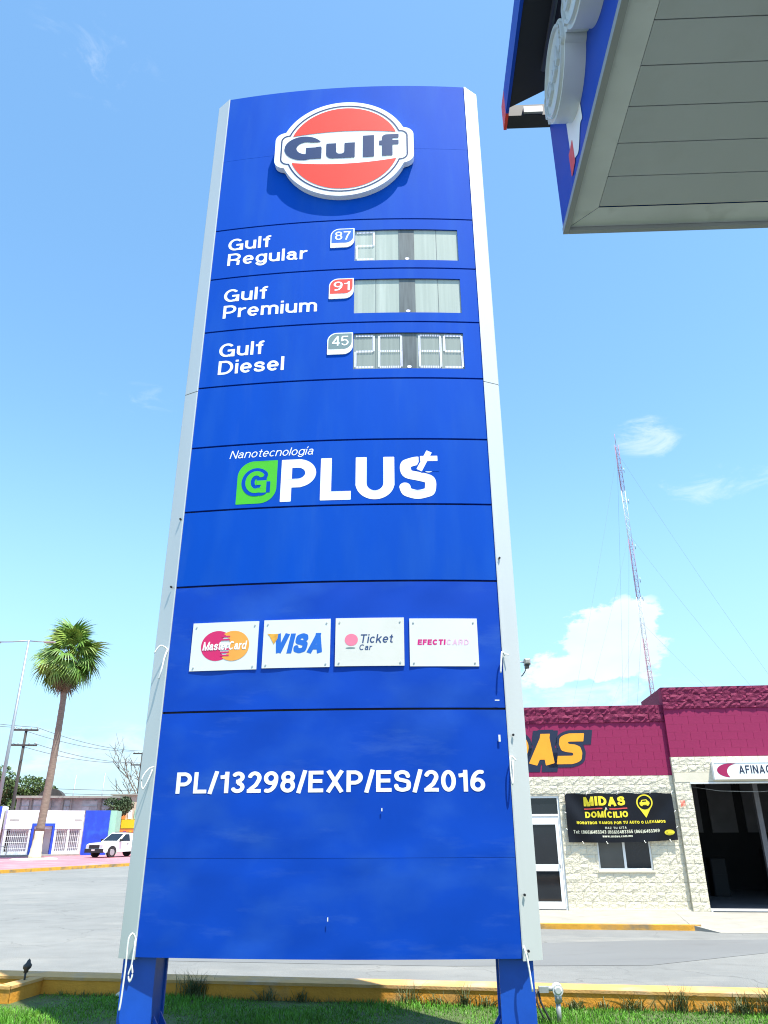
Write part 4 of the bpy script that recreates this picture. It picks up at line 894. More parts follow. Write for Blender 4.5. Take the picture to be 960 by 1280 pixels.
# wall cores (mortar plane just behind the block faces)
DOOR = (-1.10, -0.06); WIN = (0.80, 2.16, 0.71, 1.62); GAR = (3.37, 7.4)
mb = MB()
mb.box(LX0, DOOR[0], 0.004, 0.20, 0, 2.985+SZ); mb.box(DOOR[0], DOOR[1], 0.004, 0.20, 2.51+SZ, 2.985+SZ); mb.box(DOOR[1], WIN[0], 0.004, 0.20, 0, 2.985+SZ)
mb.box(WIN[0], WIN[1], 0.004, 0.20, 0, WIN[2]+SZ); mb.box(WIN[0], WIN[1], 0.004, 0.20, WIN[3]+SZ, 2.985+SZ); mb.box(WIN[1], CX, 0.004, 0.20, 0, 2.985+SZ)
core = mb.build('wall', 'mortar_cream', shop)
mb = MB(); mb.box(LX0, CX, 0.006, 0.20, 2.985+SZ, 4.82+SZ); core2 = mb.build('parapet', 'mortar_red', shop)
mb = MB(); mb.box(CX, GAR[0], -0.096, 0.20, 0, 3.44+SZ); mb.box(GAR[0], GAR[1], -0.096, 0.20, 2.81+SZ, 3.44+SZ); mb.box(GAR[1], RX1, -0.096, 0.20, 0, 3.44+SZ)
core3 = mb.build('wall', 'mortar_cream', shop)
mb = MB(); mb.box(CX, RX1, -0.094, 0.20, 3.44+SZ, 5.27+SZ); core4 = mb.build('parapet', 'mortar_red', shop)
mb = MB(); mb.box(CX-.0, CX+.20, 0.201, 2.4, 4.2+SZ, 5.262+SZ); mb.build('parapet_return', 'block_red', shop)
# blocks: cream split face (left bay, lintel strip, pillar), crimson smooth and split face
courses(core, -1.9, CX-.002, -0.20, 2.985, 15, 0.0, 'rough', 'block_cream', 'block', holes=((DOOR[0], DOOR[1], -.3, 2.51), (WIN[0], WIN[1], WIN[2], WIN[3])))
courses(core3, CX, GAR[0], -0.20, 2.81, 14, -0.10, 'rough', 'block_cream', 'block', wid=0.41)
courses(core3, CX, 6.6, 3.05, 3.435, 2, -0.10, 'rough', 'block_cream', 'block')
courses(core2, -1.9, CX-.002, 2.99, 4.37, 7, 0.0, 'smooth', 'smooth_red', 'smooth_block', gap=0.0022)
courses(core2, -1.9, CX-.002, 4.37, 4.815, 2, -0.012, 'rough', 'block_red', 'cap_block', amp=0.045)
courses(core4, CX, 6.6, 3.445, 4.69, 6, -0.10, 'smooth', 'smooth_red', 'smooth_block', gap=0.0022, shift=1)
courses(core4, CX, 6.6, 4.69, 5.265, 3, -0.112, 'rough', 'block_red', 'cap_block', amp=0.045)
mb = MB(); mb.box(CX+.02, RX1, -0.115, -0.08, 2.81+SZ, 3.045+SZ); mb.build('lintel', 'plaster_cream', shop)
mb = MB(); mb.box(GAR[0]-.02, GAR[1], -0.135, 0.1, 2.765+SZ, 2.80+SZ); mb.build('lintel_trim', 'frame_white', shop)
mb = MB(); mb.box(DOOR[1]+.0, GAR[0]-.05, -0.06, 0.0, -.02, 0.035); mb.build('plinth', 'plaster_cream', shop)
mb = MB(); mb.box(LX0, RX1, 0.21, 9.0, 4.0+SZ, 4.2+SZ); mb.build('roof', 'concrete', shop)
mb = MB(); mb.box(LX0, LX0+.2, 0.21, 9.0, 0, 4.0+SZ); mb.box(RX1-.2, RX1, 0.21, 9.0, 0, 4.0+SZ); mb.build('side_wall', 'plaster_cream', shop)
# workshop interior behind the open door
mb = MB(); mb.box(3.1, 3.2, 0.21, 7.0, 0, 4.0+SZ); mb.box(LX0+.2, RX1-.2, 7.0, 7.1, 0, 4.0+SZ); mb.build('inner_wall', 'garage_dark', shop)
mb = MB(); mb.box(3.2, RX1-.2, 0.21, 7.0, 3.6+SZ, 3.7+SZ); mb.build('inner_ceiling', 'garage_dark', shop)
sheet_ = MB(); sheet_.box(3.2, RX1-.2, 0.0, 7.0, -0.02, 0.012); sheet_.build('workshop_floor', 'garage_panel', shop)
for a, b in ((3.5, 5.15), (5.45, 6.3), (6.6, 8.2)):
    mb = MB(); mb.box(a+.3, b+.3, 6.92, 6.99, 1.75, 3.35); f = mb.build('inner_panel', 'garage_panel', shop)
mb = MB(); mb.box(5.42, 5.55, 1.4, 1.53, 0, 3.6+SZ); mb.build('lift_post', 'garage_panel', shop)
mb = MB(); mb.tube([(3.4, 0.3, 2.92), (4.2, 0.3, 2.80), (5.2, 0.3, 2.77), (6.2, .3, 2.85)], 0.008, 5); mb.build('hanging_cable', 'galvanised', shop)
for x, zz, hh in ((4.15, 0, 0.75), (4.75, 0, 1.05), (6.4, 0, 1.3)):
    mb = MB(); mb.cbox(x, x+.45, 4.2, 4.7, 0.012, hh, .03); mb.box(x+.03, x+.42, 4.17, 4.2, hh*.55, hh*.58); mb.build('tool_cabinet', 'garage_dark', shop)
mb = MB(); mb.box(GAR[0], GAR[1], -0.16, 0.02, -0.012, 0.055); mb.build('threshold', 'frame_white', shop)
mb = MB(); mb.box(GAR[0]+.04, GAR[1], -0.20, -0.161, -0.03, 0.016); mb.build('dark_strip', 'black', shop)  # thin black strip along the foot of the threshold
# glazed door with transom
dr = MB(); x0, x1 = DOOR; yy = 0.03
for a, b, c_, d_ in ((x0, x0+.07, 0, 2.51+SZ), (x1-.055, x1, 0, 2.51+SZ), (x0+.07, x1-.055, 2.45+SZ, 2.51+SZ), (x0+.07, x1-.055, 2.00+SZ, 2.055+SZ)): dr.box(a, b, yy, yy+.08, c_, d_)
door = dr.build('door', 'frame_white', shop)
lf_ = MB(); a0, a1 = x0+.075, x1-.06
for a, b, c_, d_ in ((a0, a0+.11, .02, 1.995+SZ), (a1-.09, a1, .02, 1.995+SZ), (a0+.11, a1-.09, 1.80+SZ, 1.995+SZ), (a0+.11, a1-.09, .69+SZ, .85+SZ), (a0+.11, a1-.09, .02, -0.01+SZ)): lf_.box(a, b, yy+.01, yy+.06, c_, d_)
lf_.build('door_leaf', 'frame_white', door)
for c_, d_ in ((.85, 1.80), (-.01, .69)):
    mb = MB(); mb.box(a0+.11, a1-.09, yy+.03, yy+.04, c_+SZ, d_+SZ); mb.build('pane', 'dark_glass', door)
mb = MB(); mb.box(x0+.07, x1-.055, yy+.03, yy+.04, 2.055+SZ, 2.45+SZ); mb.build('pane', 'dark_glass', door)
mb = MB(); mb.tube([(a1-.05, yy-.01, .76+SZ), (a1-.05, yy-.05, .78+SZ), (a1-.05, yy-.05, .90+SZ), (a1-.05, yy-.01, .92+SZ)], .014, 6); mb.build('handle', 'galvanised', door)
# sliding window below the banner
wn_ = MB(); x0, x1, z0, z1 = WIN; yy = 0.045
for a, b, c_, d_ in ((x0, x0+.045, z0, z1), (x1-.045, x1, z0, z1), (x0+.045, x1-.045, z0, z0+.05), (x0+.045, x1-.045, z1-.05, z1), ((x0+x1)/2-.03, (x0+x1)/2+.03, z0+.05, z1-.05)): wn_.box(a, b, yy, yy+.06, c_+SZ, d_+SZ)
win = wn_.build('window', 'frame_white', shop)
mb = MB(); mb.box(x0+.045, (x0+x1)/2-.03, yy+.02, yy+.03, z0+.05+SZ, z1-.05+SZ); mb.build('pane', 'grey_glass', win)
mb = MB(); mb.box((x0+x1)/2+.03, x1-.045, yy+.03, yy+.04, z0+.05+SZ, z1-.05+SZ); mb.build('pane', 'dark_glass', win)
mb = MB(); mb.box(x0-.03, x1+.03, -.04, yy, z0-.045+SZ, z0-.001+SZ); mb.build('sill', 'plaster_cream', win)
# painted letters on the parapet (most of the word stands behind the sign)
wp = lambda off: (lambda x, z, d=0: (x, -off+d, z+SZ))
text('painted_outline', 'letter_navy', shop, 'MIDA§', -2.62, 0.62, 3.30, 0.80, wp(0.006), 0.27, 0.07, slant=0.20, grow=0.085, res=44)
text('painted_letters', 'letter_orange', shop, 'MIDA§', -2.62, 0.62, 3.30, 0.80, wp(0.010), 0.27, 0.07, slant=0.20, res=60)
mb = MB()
for k in range(4): mb.add([wp(.15)(3.04+.03*k-.01, 2.36, 0), wp(.15)(3.055+.03*k-.01, 2.36, 0), wp(.15)(3.055+.03*k-.01, 2.20+.01*k, 0), wp(.15)(3.04+.03*k-.01, 2.20+.01*k, 0)], [(3, 2, 1, 0)])
mb.build('paint_mark', 'gulf_red', shop, 'stuff')
# lettered sign box over the bay
bx = thing('workshop_sign_box', 'white lettered sign box with maroon swoosh over the open workshop bay', 'sign', (*wloc(3.96, 0.10), 2.87), WY)
mb = MB(); mb.cbox(0, 3.4, -0.16, 0, 0, 0.405, .015); mb.build('box', 'signbox_white', bx)
mb = MB()
for a, b, c_, d_ in ((-.012, 0.02, -.012, .417), (0.02, 3.4, .39, .417), (0.02, 3.4, -.012, .015)): mb.box(a, b, -.168, -.01, c_, d_)
mb.build('frame', 'frame_white', bx)
xs, zs, X, Z = grid(0.04, 0.62, 0.03, 0.39, 0.008)
D = np.minimum(1-np.hypot((X-.44)/.36, (Z-.205)/.175), np.hypot((X-.60)/.27, (Z-.165)/.20)-1)*.1
D = np.minimum(D, 0.60-X)
shape('swoosh', 'maroon', bx, D, xs, zs, lambda x, z, d=0: (x, -.163+d, z))
text('lettering', 'letter_navy', bx, 'AFINACIÓN', 0.63, 1.82, 0.125, 0.200, lambda x, z, d=0: (x, -.164+d, z), 0.165, 0.16, res=30)
# vinyl banner hung over the window
bn = thing('vinyl_banner', 'black vinyl banner with yellow lettering hung on the cream wall', 'banner', (*wloc(0.085, 0.05), 1.37), WY)
BW, BH = 2.755, 1.175
def wr(x, z):
    a = 0.030*math.sin(6.5*(x+0.9*z))*math.exp(-((x-.35)/.55)**2) + 0.024*math.sin(8*(x-.9*z))*math.exp(-((x-2.45)/.4)**2) + 0.008*math.sin(3.1*x+2*z)
    return -0.055 - 0.02*math.sin(math.pi*x/BW) + a
def sagz(x, z): return z - 0.045*(1-z/BH)*0 + (0.012*math.sin(x*9)*(z/BH) + (-0.030*math.sin(math.pi*x/BW)+.05*x/BW)*(1-z/BH))
nx, nz = 44, 18; mb = MB()
V = [(BW*i/nx, wr(BW*i/nx, BH*j/nz), sagz(BW*i/nx, BH*j/nz)) for j in range(nz+1) for i in range(nx+1)]
mb.add(V, [(j*(nx+1)+i, j*(nx+1)+i+1, (j+1)*(nx+1)+i+1, (j+1)*(nx+1)+i) for j in range(nz) for i in range(nx)], True)
mb.add([(x, y+.004, z) for x, y, z in V], [((j+1)*(nx+1)+i, (j+1)*(nx+1)+i+1, j*(nx+1)+i+1, j*(nx+1)+i) for j in range(nz) for i in range(nx)], True)
mb.build('sheet', 'banner_black', bn)
bp_ = lambda off: (lambda x, z, d=0: (x, wr(x, z)-off+d, sagz(x, z)))
bx_, bz_ = 0.085, 1.37
def bt(m, s, x0, x1, z0, cap, w, gap=0.12, res=24): text('lettering', m, bn, s, x0-bx_, x1-bx_, z0-bz_, cap, bp_(0.008), w, gap, res=res)
bt('banner_yellow', 'MIDAS', 0.56, 1.62, 2.245, 0.225, 0.235, 0.10, 48)
bt('banner_yellow', 'DOMÍCILIO', 0.57, 1.66, 1.960, 0.150, 0.23, 0.10, 40)
bt('banner_white', 'A', 1.085, 1.145, 2.145, 0.065, 0.2)
for a, b in ((0.56, 1.02), (1.20, 1.66)):
    mb = MB(); q = bp_(0.008); mb.add([q(a+(b-a)*i/6-bx_, zz-bz_, 0) for zz in (2.160, 2.190) for i in range(7)], [(i, i+1, 8+i, 7+i) for i in range(6)]); mb.build('rule', 'banner_red', bn)
bt('banner_yellow', 'NOSOTROS VAMOS POR TU AUTO O LLEVAMOS', 0.33, 2.58, 1.805, 0.068, 0.22, 0.16, 30)
bt('banner_white', 'HAZ TU CITA', 1.04, 1.58, 1.690, 0.052, 0.16, 0.26, 18)
bt('banner_white', 'Tel: (866)6483343 (866)6483355 (866)6483369', 0.23, 2.40, 1.580, 0.080, 0.16, 0.16, 28)
bt('banner_white', 'www.midas.com.mx', 0.95, 1.71, 1.492, 0.055, 0.20, 0.12, 18)
xs, zs, X, Z = grid(1.80-bx_, 2.45-bx_, 1.90-bz_, 2.56-bz_, 0.012); cx_, cz_ = 2.115-bx_, 2.315-bz_
ci = 0.205-np.hypot(X-cx_, Z-cz_); tip = np.minimum(np.minimum(cz_-Z-.06, 1), 0.195-(cz_-.06-Z)*.62-np.abs(X-cx_))
pin = np.maximum(ci, tip); pin = np.minimum(pin, np.hypot(X-cx_, Z-cz_)-.172)
shape('map_pin', 'banner_yellow', bn, pin, xs, zs, bp_(0.008))
carD = np.maximum(sd_rrect(X, Z, cx_, cz_-.02, .125, .042, .03), np.minimum(sd_rrect(X, Z, cx_, cz_+.03, .085, .045, .04), 1))
carD = np.minimum(carD, -sd_rrect(X, Z, cx_, cz_+.035, .055, .018, .01)); 
for s_ in (-.075, .075): carD = np.where(np.hypot(X-cx_-s_, Z-cz_+.055) < .032, 0.032-np.hypot(X-cx_-s_, Z-cz_+.055), carD)
shape('car_symbol', 'banner_yellow', bn, carD, xs, zs, bp_(0.009))
xs, zs, X, Z = grid(2.48-bx_, 2.82-bx_, 1.47-bz_, 1.68-bz_, 0.010)
shape('oval', 'banner_yellow', bn, (1-np.hypot((X-2.65+bx_)/.13, (Z-1.565+bz_)/.07))*.07, xs, zs, bp_(0.008))
bt2 = text('lettering', 'letter_navy', bn, 'MIDAS', 2.575-bx_, 2.725-bx_, 1.545-bz_, 0.042, bp_(0.011), 0.22, 0.1, res=16)
for x, s_ in ((0.02, 1), (0.55, 1), (1.35, 1), (2.2, 1), (2.74, 1), (0.35, 0), (0.95, 0), (1.9, 0), (2.55, 0)):
    mb = MB(); z = BH if s_ else 0.0; q = (x, wr(x, z)-.004, sagz(x, z)); mb.tube([(q[0], q[1], q[2]-(.03 if s_ else -.03)), (q[0]+.02, q[1]-.01, q[2]+(.02 if s_ else -.03)), (q[0]+.05, q[1]+.03, q[2]+(.06 if s_ else -.01))], .008, 5); mb.build('tie', 'rope', bn)
for x, s_ in ((0.0, 0), (BW, 1)):
    for zz in (.3, .7): 
        mb = MB(); q = (x, wr(x, zz)-.006, sagz(x, zz)); mb.tube([q, (q[0]+(.04 if s_ else -.04), q[1]+.02, q[2]+.03)], .008, 5); mb.build('tie', 'rope', bn)

# ------------------------------------------------------------------ guyed radio mast far behind the workshop
MX, MY, MT = 46.25, 130.0, 73.3
mast = thing('radio_mast', 'tall guyed lattice radio mast in red and white bands', 'mast', (MX, MY, -.3))
levels = [(0, 14.5, 'mast_white'), (14.5, 33.0, 'mast_red'), (33.0, 40.6, 'mast_white'), (40.6, 52.0, 'mast_red'), (52.0, 62.0, 'mast_white'), (62.0, 72.0, 'mast_red')]
TRI = [(0.42*math.cos(a), 0.42*math.sin(a)) for a in (R(90), R(210), R(330))]
for z0, z1, m in levels:
    mb = MB()
    for x, y in TRI: mb.tube([(x, y, z0), (x, y, z1)], 0.045, 5)
    n = max(2, int((z1-z0)/0.95)); dz = (z1-z0)/n
    for k in range(n):
        for q in range(3):
            a, b = TRI[q], TRI[(q+1) % 3]; za, zb2 = z0+k*dz, z0+(k+1)*dz
            mb.tube([(*a, za), (*b, za)], 0.026, 3, False); mb.tube([(*(a if k % 2 else b), za), (*(b if k % 2 else a), zb2)], 0.026, 3, False)
    mb.build('mast_section', m, mast)
mb = MB(); mb.tube([(0, 0, 72), (0, 0, 74.6)], 0.05, 5); mb.build('tip_rod', 'mast_red', mast)
for z in (66.5, 59.8, 50.5, 44.0, 40.5):
    mb = MB(); mb.tube([(-.42, 0, z), (0.9, 0, z)], .045, 4); mb.tube([(.85, 0, z-.5), (.85, 0, z+.5)], .06, 5); mb.build('antenna_bracket', 'galvanised', mast)
for az, rr in ((R(216), 30), (R(-38), 30), (R(88), 30)):
    for z in (70.5, 53.0, 36.0):
        mb = MB(); pts = []
        for k in range(9):
            t = k/8; pts.append((rr*t*math.cos(az), rr*t*math.sin(az), z*(1-t)-2.0*math.sin(math.pi*t)))
        mb.tube(pts, 0.013, 4, False); mb.build('guy_wire', 'wire', mast)

# ------------------------------------------------------------------ far left: street with houses
def loft_box(poly, z0, z1): return MB().prism(poly, z0, z1)
HY = R(31.0); HB = Vector((-30.35, 64.0, 0))
wh = thing('white_house', 'low white building with blue portal and white window grilles', 'building', (HB.x, HB.y, -.15), HY)
HL = 5.85
mb = MB(); mb.box(0, HL, -0.25, 5.0, 2.0, 3.40); mb.build('parapet', 'wall_white', wh)
mb = MB(); mb.box(0, HL, 0.9, 1.1, 0, 2.0); mb.build('wall', 'wall_white', wh)
mb = MB(); mb.box(0, 1.85, -0.2, 0.0, 0, 0.35); mb.box(3.75, HL, -0.2, 0, 0, 0.35); mb.build('low_wall', 'wall_white', wh)
for x in (0.0, 1.78, 3.72, 4.72, HL-.12):
    mb = MB(); mb.box(x, x+.14, -.22, .0, .0, 2.0); mb.build('pier', 'wall_white', wh)
for a, b in ((.14, 1.78), (3.86, 4.72), (4.86, HL-.12)):
    mb = MB(); n = int((b-a)/.14)
    for k in range(n): mb.box(a+.03+k*.14, a+.055+k*.14, -.13, -.10, .35, 1.98)
    for z in (.55, 1.0, 1.45, 1.9): mb.box(a, b, -.105, -.085, z, z+.03)
    mb.build('grille', 'wall_white', wh, 'stuff')
    mb = MB(); mb.box(a+.1, b-.1, .84, .895, .9, 1.8); mb.build('window', 'window_dull', wh)
mb = MB(); mb.box(1.95, 2.12, -.5, -.1, 0, 2.42); mb.box(3.50, 3.67, -.5, -.1, 0, 2.42); mb.box(2.12, 3.50, -.5, -.1, 2.22, 2.42); mb.build('portal', 'wall_blue', wh)
mb = MB(); mb.box(2.2, 3.1, .8, .895, 0, 1.9); mb.build('door', 'wall_tan', wh)
mb = MB(); mb.box(5.15, 5.75, -.275, -.252, 2.62, 2.74); mb.build('vent', 'wall_grey', wh); mb = MB(); mb.box(.25, .95, -.275, -.252, 2.62, 2.74); mb.build('vent', 'wall_grey', wh)
mb = MB(); mb.box(0, HL, -.9, -.25, 0, .12); mb.build('step', 'concrete', wh)
bs = thing('blue_wall', 'tall blue rendered wall slab beside the white pickup', 'wall', (-25.15, 66.9, -.15), R(12))
mb = MB(); mb.box(0, 1.95, 0, 4, 0, 3.42); mb.build('slab', 'wall_blue', bs)
mb = MB(); mb.box(1.955, 2.45, .4, 4, 0, 3.42); mb.build('green_edge', 'wall_green', bs)
bl = thing('blue_gable', 'narrow blue wall end left of the white building', 'wall', (-33.4, 64.2, -.15), R(20))
mb = MB(); mb.box(0, 2.25, 0, 3, 0, 3.72); mb.build('slab', 'wall_blue', bl); mb = MB(); mb.box(2.255, 2.42, -.03, 3, 0, 3.75); mb.build('white_edge', 'wall_white', bl)
# grey upper storey behind
gb = thing('grey_building', 'weathered grey two storey building behind the white one', 'building', (-35.2, 75.5, -.15), R(10))
mb = MB(); mb.box(0, 9.3, .3, 7, 0, 4.75); mb.build('wall', 'wall_grey', gb)
mb = MB(); mb.box(-.3, 9.5, -.25, 7.2, 4.75, 4.95); mb.build('roof_slab', 'concrete', gb)
for x in (.2, 1.25, 3.0, 4.1, 4.9, 7.6):
    mb = MB(); mb.box(x, x+.16, .12, .299, 0, 4.75); mb.build('pilaster', 'concrete', gb)
for a, b in ((.5, 1.15), (1.55, 2.85), (4.35, 4.85), (6.0, 7.4), (7.9, 9.1)):
    mb = MB(); mb.box(a, b, .25, .298, 3.5, 4.55); w_ = mb.build('window', 'window_dull', gb)
    mb = MB(); mb.box(a, b, .2, .249, 4.0, 4.05); mb.box((a+b)/2-.02, (a+b)/2+.02, .2, .249, 3.5, 4.0); mb.build('frame', 'wall_grey', w_)
dm = thing('arched_tank', 'dark arched roof tank on top of the grey building', 'tank', (-35.6, 84.0, -.15), R(15))
mb = MB(); mb.extrude_y([(1.35*math.cos(a), 4.7+1.35*math.sin(a)) for a in np.linspace(math.pi, 0, 15)], 0, 3); mb.f = [tuple(reversed(f)) for f in mb.f]; mb.build('shell', 'pole_dark', dm)
mb = MB(); mb.box(-1.0, 1.0, .3, 2.7, 0, 4.75); mb.build('support', 'wall_grey', dm)
# colourful shop at the end
cs = thing('colourful_shop', 'tan shop front with yellow and orange sign boards beyond the pickup', 'building', (-27.3, 79.2, -.15), R(5))
mb = MB(); mb.box(0, 7, 0, 6, 0, 5.1); mb.build('wall', 'wall_tan', cs); mb = MB(); mb.box(-.2, 7.2, -.2, 6.2, 5.1, 5.25); mb.build('roof_slab', 'concrete', cs)
mb = MB(); mb.box(.55, 1.05, -.15, -.02, .6, 3.5); mb.build('sign_board', 'sign_orange', cs)
mb = MB(); mb.box(1.2, 2.9, -.18, -.02, 2.05, 2.85); mb.build('sign_board', 'sign_yellow', cs)
mb = MB(); mb.box(1.1, 3.0, -.16, -.02, .9, 1.95); s_ = mb.build('sign_board', 'sign_orange', cs)
for k in range(3):
    mb = MB(); mb.extrude_y([(1.3+.55*k, 1.0), (1.55+.55*k, 1.0), (1.75+.55*k, 1.8), (1.5+.55*k, 1.8)], -.2, -.165); mb.build('stripe', ('sign_purple', 'sign_yellow', 'gulf_red')[k], s_)
for k in range(3):
    mb = MB(); mb.box(1.15+.6*k, 1.5+.6*k, -.12, -.02, 2.9, 3.7); mb.build('figure_board', ('sign_orange', 'wall_white', 'wall_green')[k], cs)
# palm
palm = thing('palm_tree', 'tall fan palm with brown trunk whitewashed at its foot', 'palm', (-24.95, 58.0, -.15))
mb = MB(); pts, rs = [], []
for k in range(60):
    t = k/59; z = 13.55*t; bend = 0.18*math.sin(2.2*t)
    pts.append((bend-.05, .1*math.sin(3*t), z)); rs.append((0.31-0.11*t+.13*max(0, 1-t*9))*(1+(.035 if k % 2 else -.02)))
k0_ = 8
mb.tube(pts[k0_:], rs[k0_:], 12); mb.build('trunk', 'trunk', palm)
mb = MB(); mb.tube(pts[:k0_+1], [r_*1.02 for r_ in rs[:k0_+1]], 12); mb.build('painted_foot', 'trunk_white', palm)
def frond_mesh(seed, m, droop, segs=22):
    r = random.Random(seed); mb = MB()
    mb.tube([(0, 0, 0), (0.5, 0, .06), (1.0, 0, .05)], [.03, .022, .018], 4)
    for k in range(segs):
        a = R(-108+216*k/(segs-1)); L_ = (1.15-.35*abs(a)/R(108))*r.uniform(.86, 1.1); w_ = 0.062
        cr = 0.22*abs(math.sin(a)); p = []
        for t in (0, .4, .72, 1.0):
            rr = L_*t; dz = -droop*t**2.2*L_*(0.8+.5*r.random()) - cr*t*.4
            p.append((1.0+rr*math.cos(a), rr*math.sin(a)*.92, .05+dz+.12*t*(1-t)))
        nx_, ny_ = -math.sin(a), math.cos(a); vs = []
        for (qx, qy, qz), wf in zip(p[:3], (.35, 1, .55)): vs += [(qx+nx_*w_*wf, qy+ny_*w_*wf, qz), (qx-nx_*w_*wf, qy-ny_*w_*wf, qz+.015)]
        vs.append(p[3]); mb.add(vs, [(0, 1, 3, 2), (2, 3, 5, 4), (4, 5, 6)])
    return mb.mesh('frond', m)
FM = {k: [frond_mesh(i*7+s_, k, d) for i in range(3)] for s_, (k, d) in enumerate((('frond', .75), ('frond_yellow', .65), ('frond_dead', 1.0)))}
def fronds():
    r = random.Random(3); n = 92; top = Vector(pts[-1])
    for i in range(n):
        t = (i+.5)/n; el = 86-165*t+r.uniform(-9, 9); az = i*2.39996+r.uniform(-.2, .2)
        kind = 'frond_dead' if el < -52 else ('frond_yellow' if (r.random() < .5 and el > -35) else 'frond')
        o = link('frond', r.choice(FM[kind]), palm)
        s_ = r.uniform(0.98, 1.42)*(0.90 if kind == 'frond_dead' else 1.0)*(1.0 if el > -30 else .85)
        o.location = top + Vector((r.uniform(-.2, .2), r.uniform(-.2, .2), 1.3*(0.5+el/140)))
        o.rotation_euler = (r.uniform(-.7, .7), -R(el), az); o.scale = (s_, s_, s_)
fronds()
mb = MB(); mb.lathe([(0.001, .06), (1.5, .06), (1.58, .0)], n=28); o = mb.build('tree_ring', 'trunk_white'); o.location = (-25.0, 57.95, -.15); tag(o, 'flat white painted ring round the palm foot', 'kerb ring')
# trees
def crown_mesh(name, m, cen, rad, n, ls, seed, parent, lumps=14):
    r = np.random.default_rng(seed); cs_ = []
    for _ in range(lumps):
        d = r.normal(size=3); d /= np.linalg.norm(d); cs_.append((np.array(cen)+d*np.array(rad)*r.uniform(.35, .8), r.uniform(.28, .5)))
    V = []; 
    per = n//lumps
    for c_, s_ in cs_:
        d = r.normal(size=(per, 3)); d /= np.linalg.norm(d, axis=1)[:, None]; q = c_+d*np.array(rad)*s_*(r.uniform(.55, 1.08, per)**.6)[:, None]
        a = r.normal(size=(per, 3)); a /= np.linalg.norm(a, axis=1)[:, None]; b = np.cross(a, r.normal(size=(per, 3))); b /= np.linalg.norm(b, axis=1)[:, None]
        l = ls*r.uniform(.6, 1.3, per)[:, None]
        V.append(np.stack([q-a*l, q-b*l*.55, q+a*l, q+b*l*.55], 1))
    V = np.concatenate(V); n_ = len(V); i = np.arange(n_)*4
    me = bpy.data.meshes.new(name); me.from_pydata(V.reshape(-1, 3).tolist(), [], [(q, q+1, q+2, q+3) for q in i.tolist()]); me.materials.append(MATS[m]); return link(name, me, parent)
def tree(x, y, lab, cen, rad, n, ls, seed, m='leaf', tr=.22):
    t = thing('leafy_tree', lab, 'tree', (x, y, -.15)); mb = MB()
    mb.tube([(0, 0, 0), (.1, 0, cen[2]*.5), (cen[0], cen[1], cen[2])], [tr, tr*.8, tr*.4], 8)
    rr = random.Random(seed)
    for _ in range(7):
        a = rr.uniform(0, 6.28); mb.tube([(.1, 0, cen[2]*.5), (cen[0]+rad[0]*.35*math.cos(a), cen[1]+rad[1]*.35*math.sin(a), cen[2]*.8), (cen[0]+rad[0]*.7*math.cos(a), cen[1]+rad[1]*.7*math.sin(a), cen[2]+rad[2]*rr.uniform(-.2, .5))], [tr*.5, tr*.3, tr*.1], 5)
    mb.build('trunk', 'bark', t); crown_mesh('crown', m, cen, rad, n, ls, seed, t); return t
tree(-45.5, 90.0, 'large green leafy tree rising behind the dark utility pole', (0, 0, 5.6), (4.6, 3.6, 3.3), 9000, .17, 11)
tree(-41.2, 91.5, 'lower green tree whose crown ends at the palm trunk', (0, 0, 5.1), (3.3, 2.6, 2.4), 6000, .16, 12)
tree(-25.9, 76.6, 'dark round street tree in front of the tan shop', (0, 0, 3.9), (1.7, 1.4, 1.05), 3000, .12, 13, 'leaf_dark', .12)
bt_ = thing('bare_tree', 'leafless tree with thin branches against the sky beside the sign', 'tree', (-25.2, 81.8, -.15))
mb = MB()
def branch(p, d, L_, r_, depth, rr):
    q = p + d*L_; m_ = p + d*L_*.5 + Vector((rr.uniform(-.06, .06), rr.uniform(-.06, .06), 0))*L_
    mb.tube([p, m_, q], [r_, r_*.8, r_*.62], 4 if depth else 6, False)
    if depth == 4: return
    for _ in range(3 if depth else 5):
        nd = (d + Vector((rr.uniform(-.8, .8), rr.uniform(-.8, .8), rr.uniform(-.2, .5)))).normalized(); branch(q if rr.random() < .6 else m_, nd, L_*rr.uniform(.55, .8), r_*.6, depth+1, rr)
branch(Vector((0, 0, 0)), Vector((-.05, 0, 1)).normalized(), 4.4, .16, 0, random.Random(21)); mb.build('trunk', 'bark', bt_)
# utility poles, street lamp, wires
def upole(name, x, y, h, lab, r_=.16, lean=0.0):
    t = thing(name, lab, 'utility pole', (x, y, -.15), R(8), 'utility poles along the far street')
    mb = MB(); mb.tube([(0, 0, 0), (0, 0, h)], [r_, r_*.7], 10); mb.build('pole', 'pole_dark', t)
    for z, w_ in ((h-.12, 1.0), (h-1.35, 1.1)):
        mb = MB(); mb.box(-w_, w_, -.16, -.04, z-.07, z+.07); c_ = mb.build('crossarm', 'pole_dark', t)
        for xx in (-w_*.9, -w_*.4, w_*.4, w_*.9):
            mb = MB(); mb.lathe([(.001, .17), (.04, .16), (.05, .08), (.03, .0)], (xx, -.1, z+.07), 7); mb.build('insulator', 'wall_grey', c_)
    return t
upole('utility_pole', -30.5, 65.0, 9.85, 'dark wooden utility pole with two crossarms beside the white house')
upole('utility_pole', -27.6, 88.0, 10.0, 'far utility pole with crossarms behind the leafless tree', .13)
sl = thing('street_lamp', 'tall grey steel street lamp with two arms', 'street lamp', (-22.93, 47.0, -.15))
mb = MB(); mb.tube([(0, 0, 0), (0, 0, 13.15)], [.13, .07], 10); mb.build('pole', 'galvanised', sl)
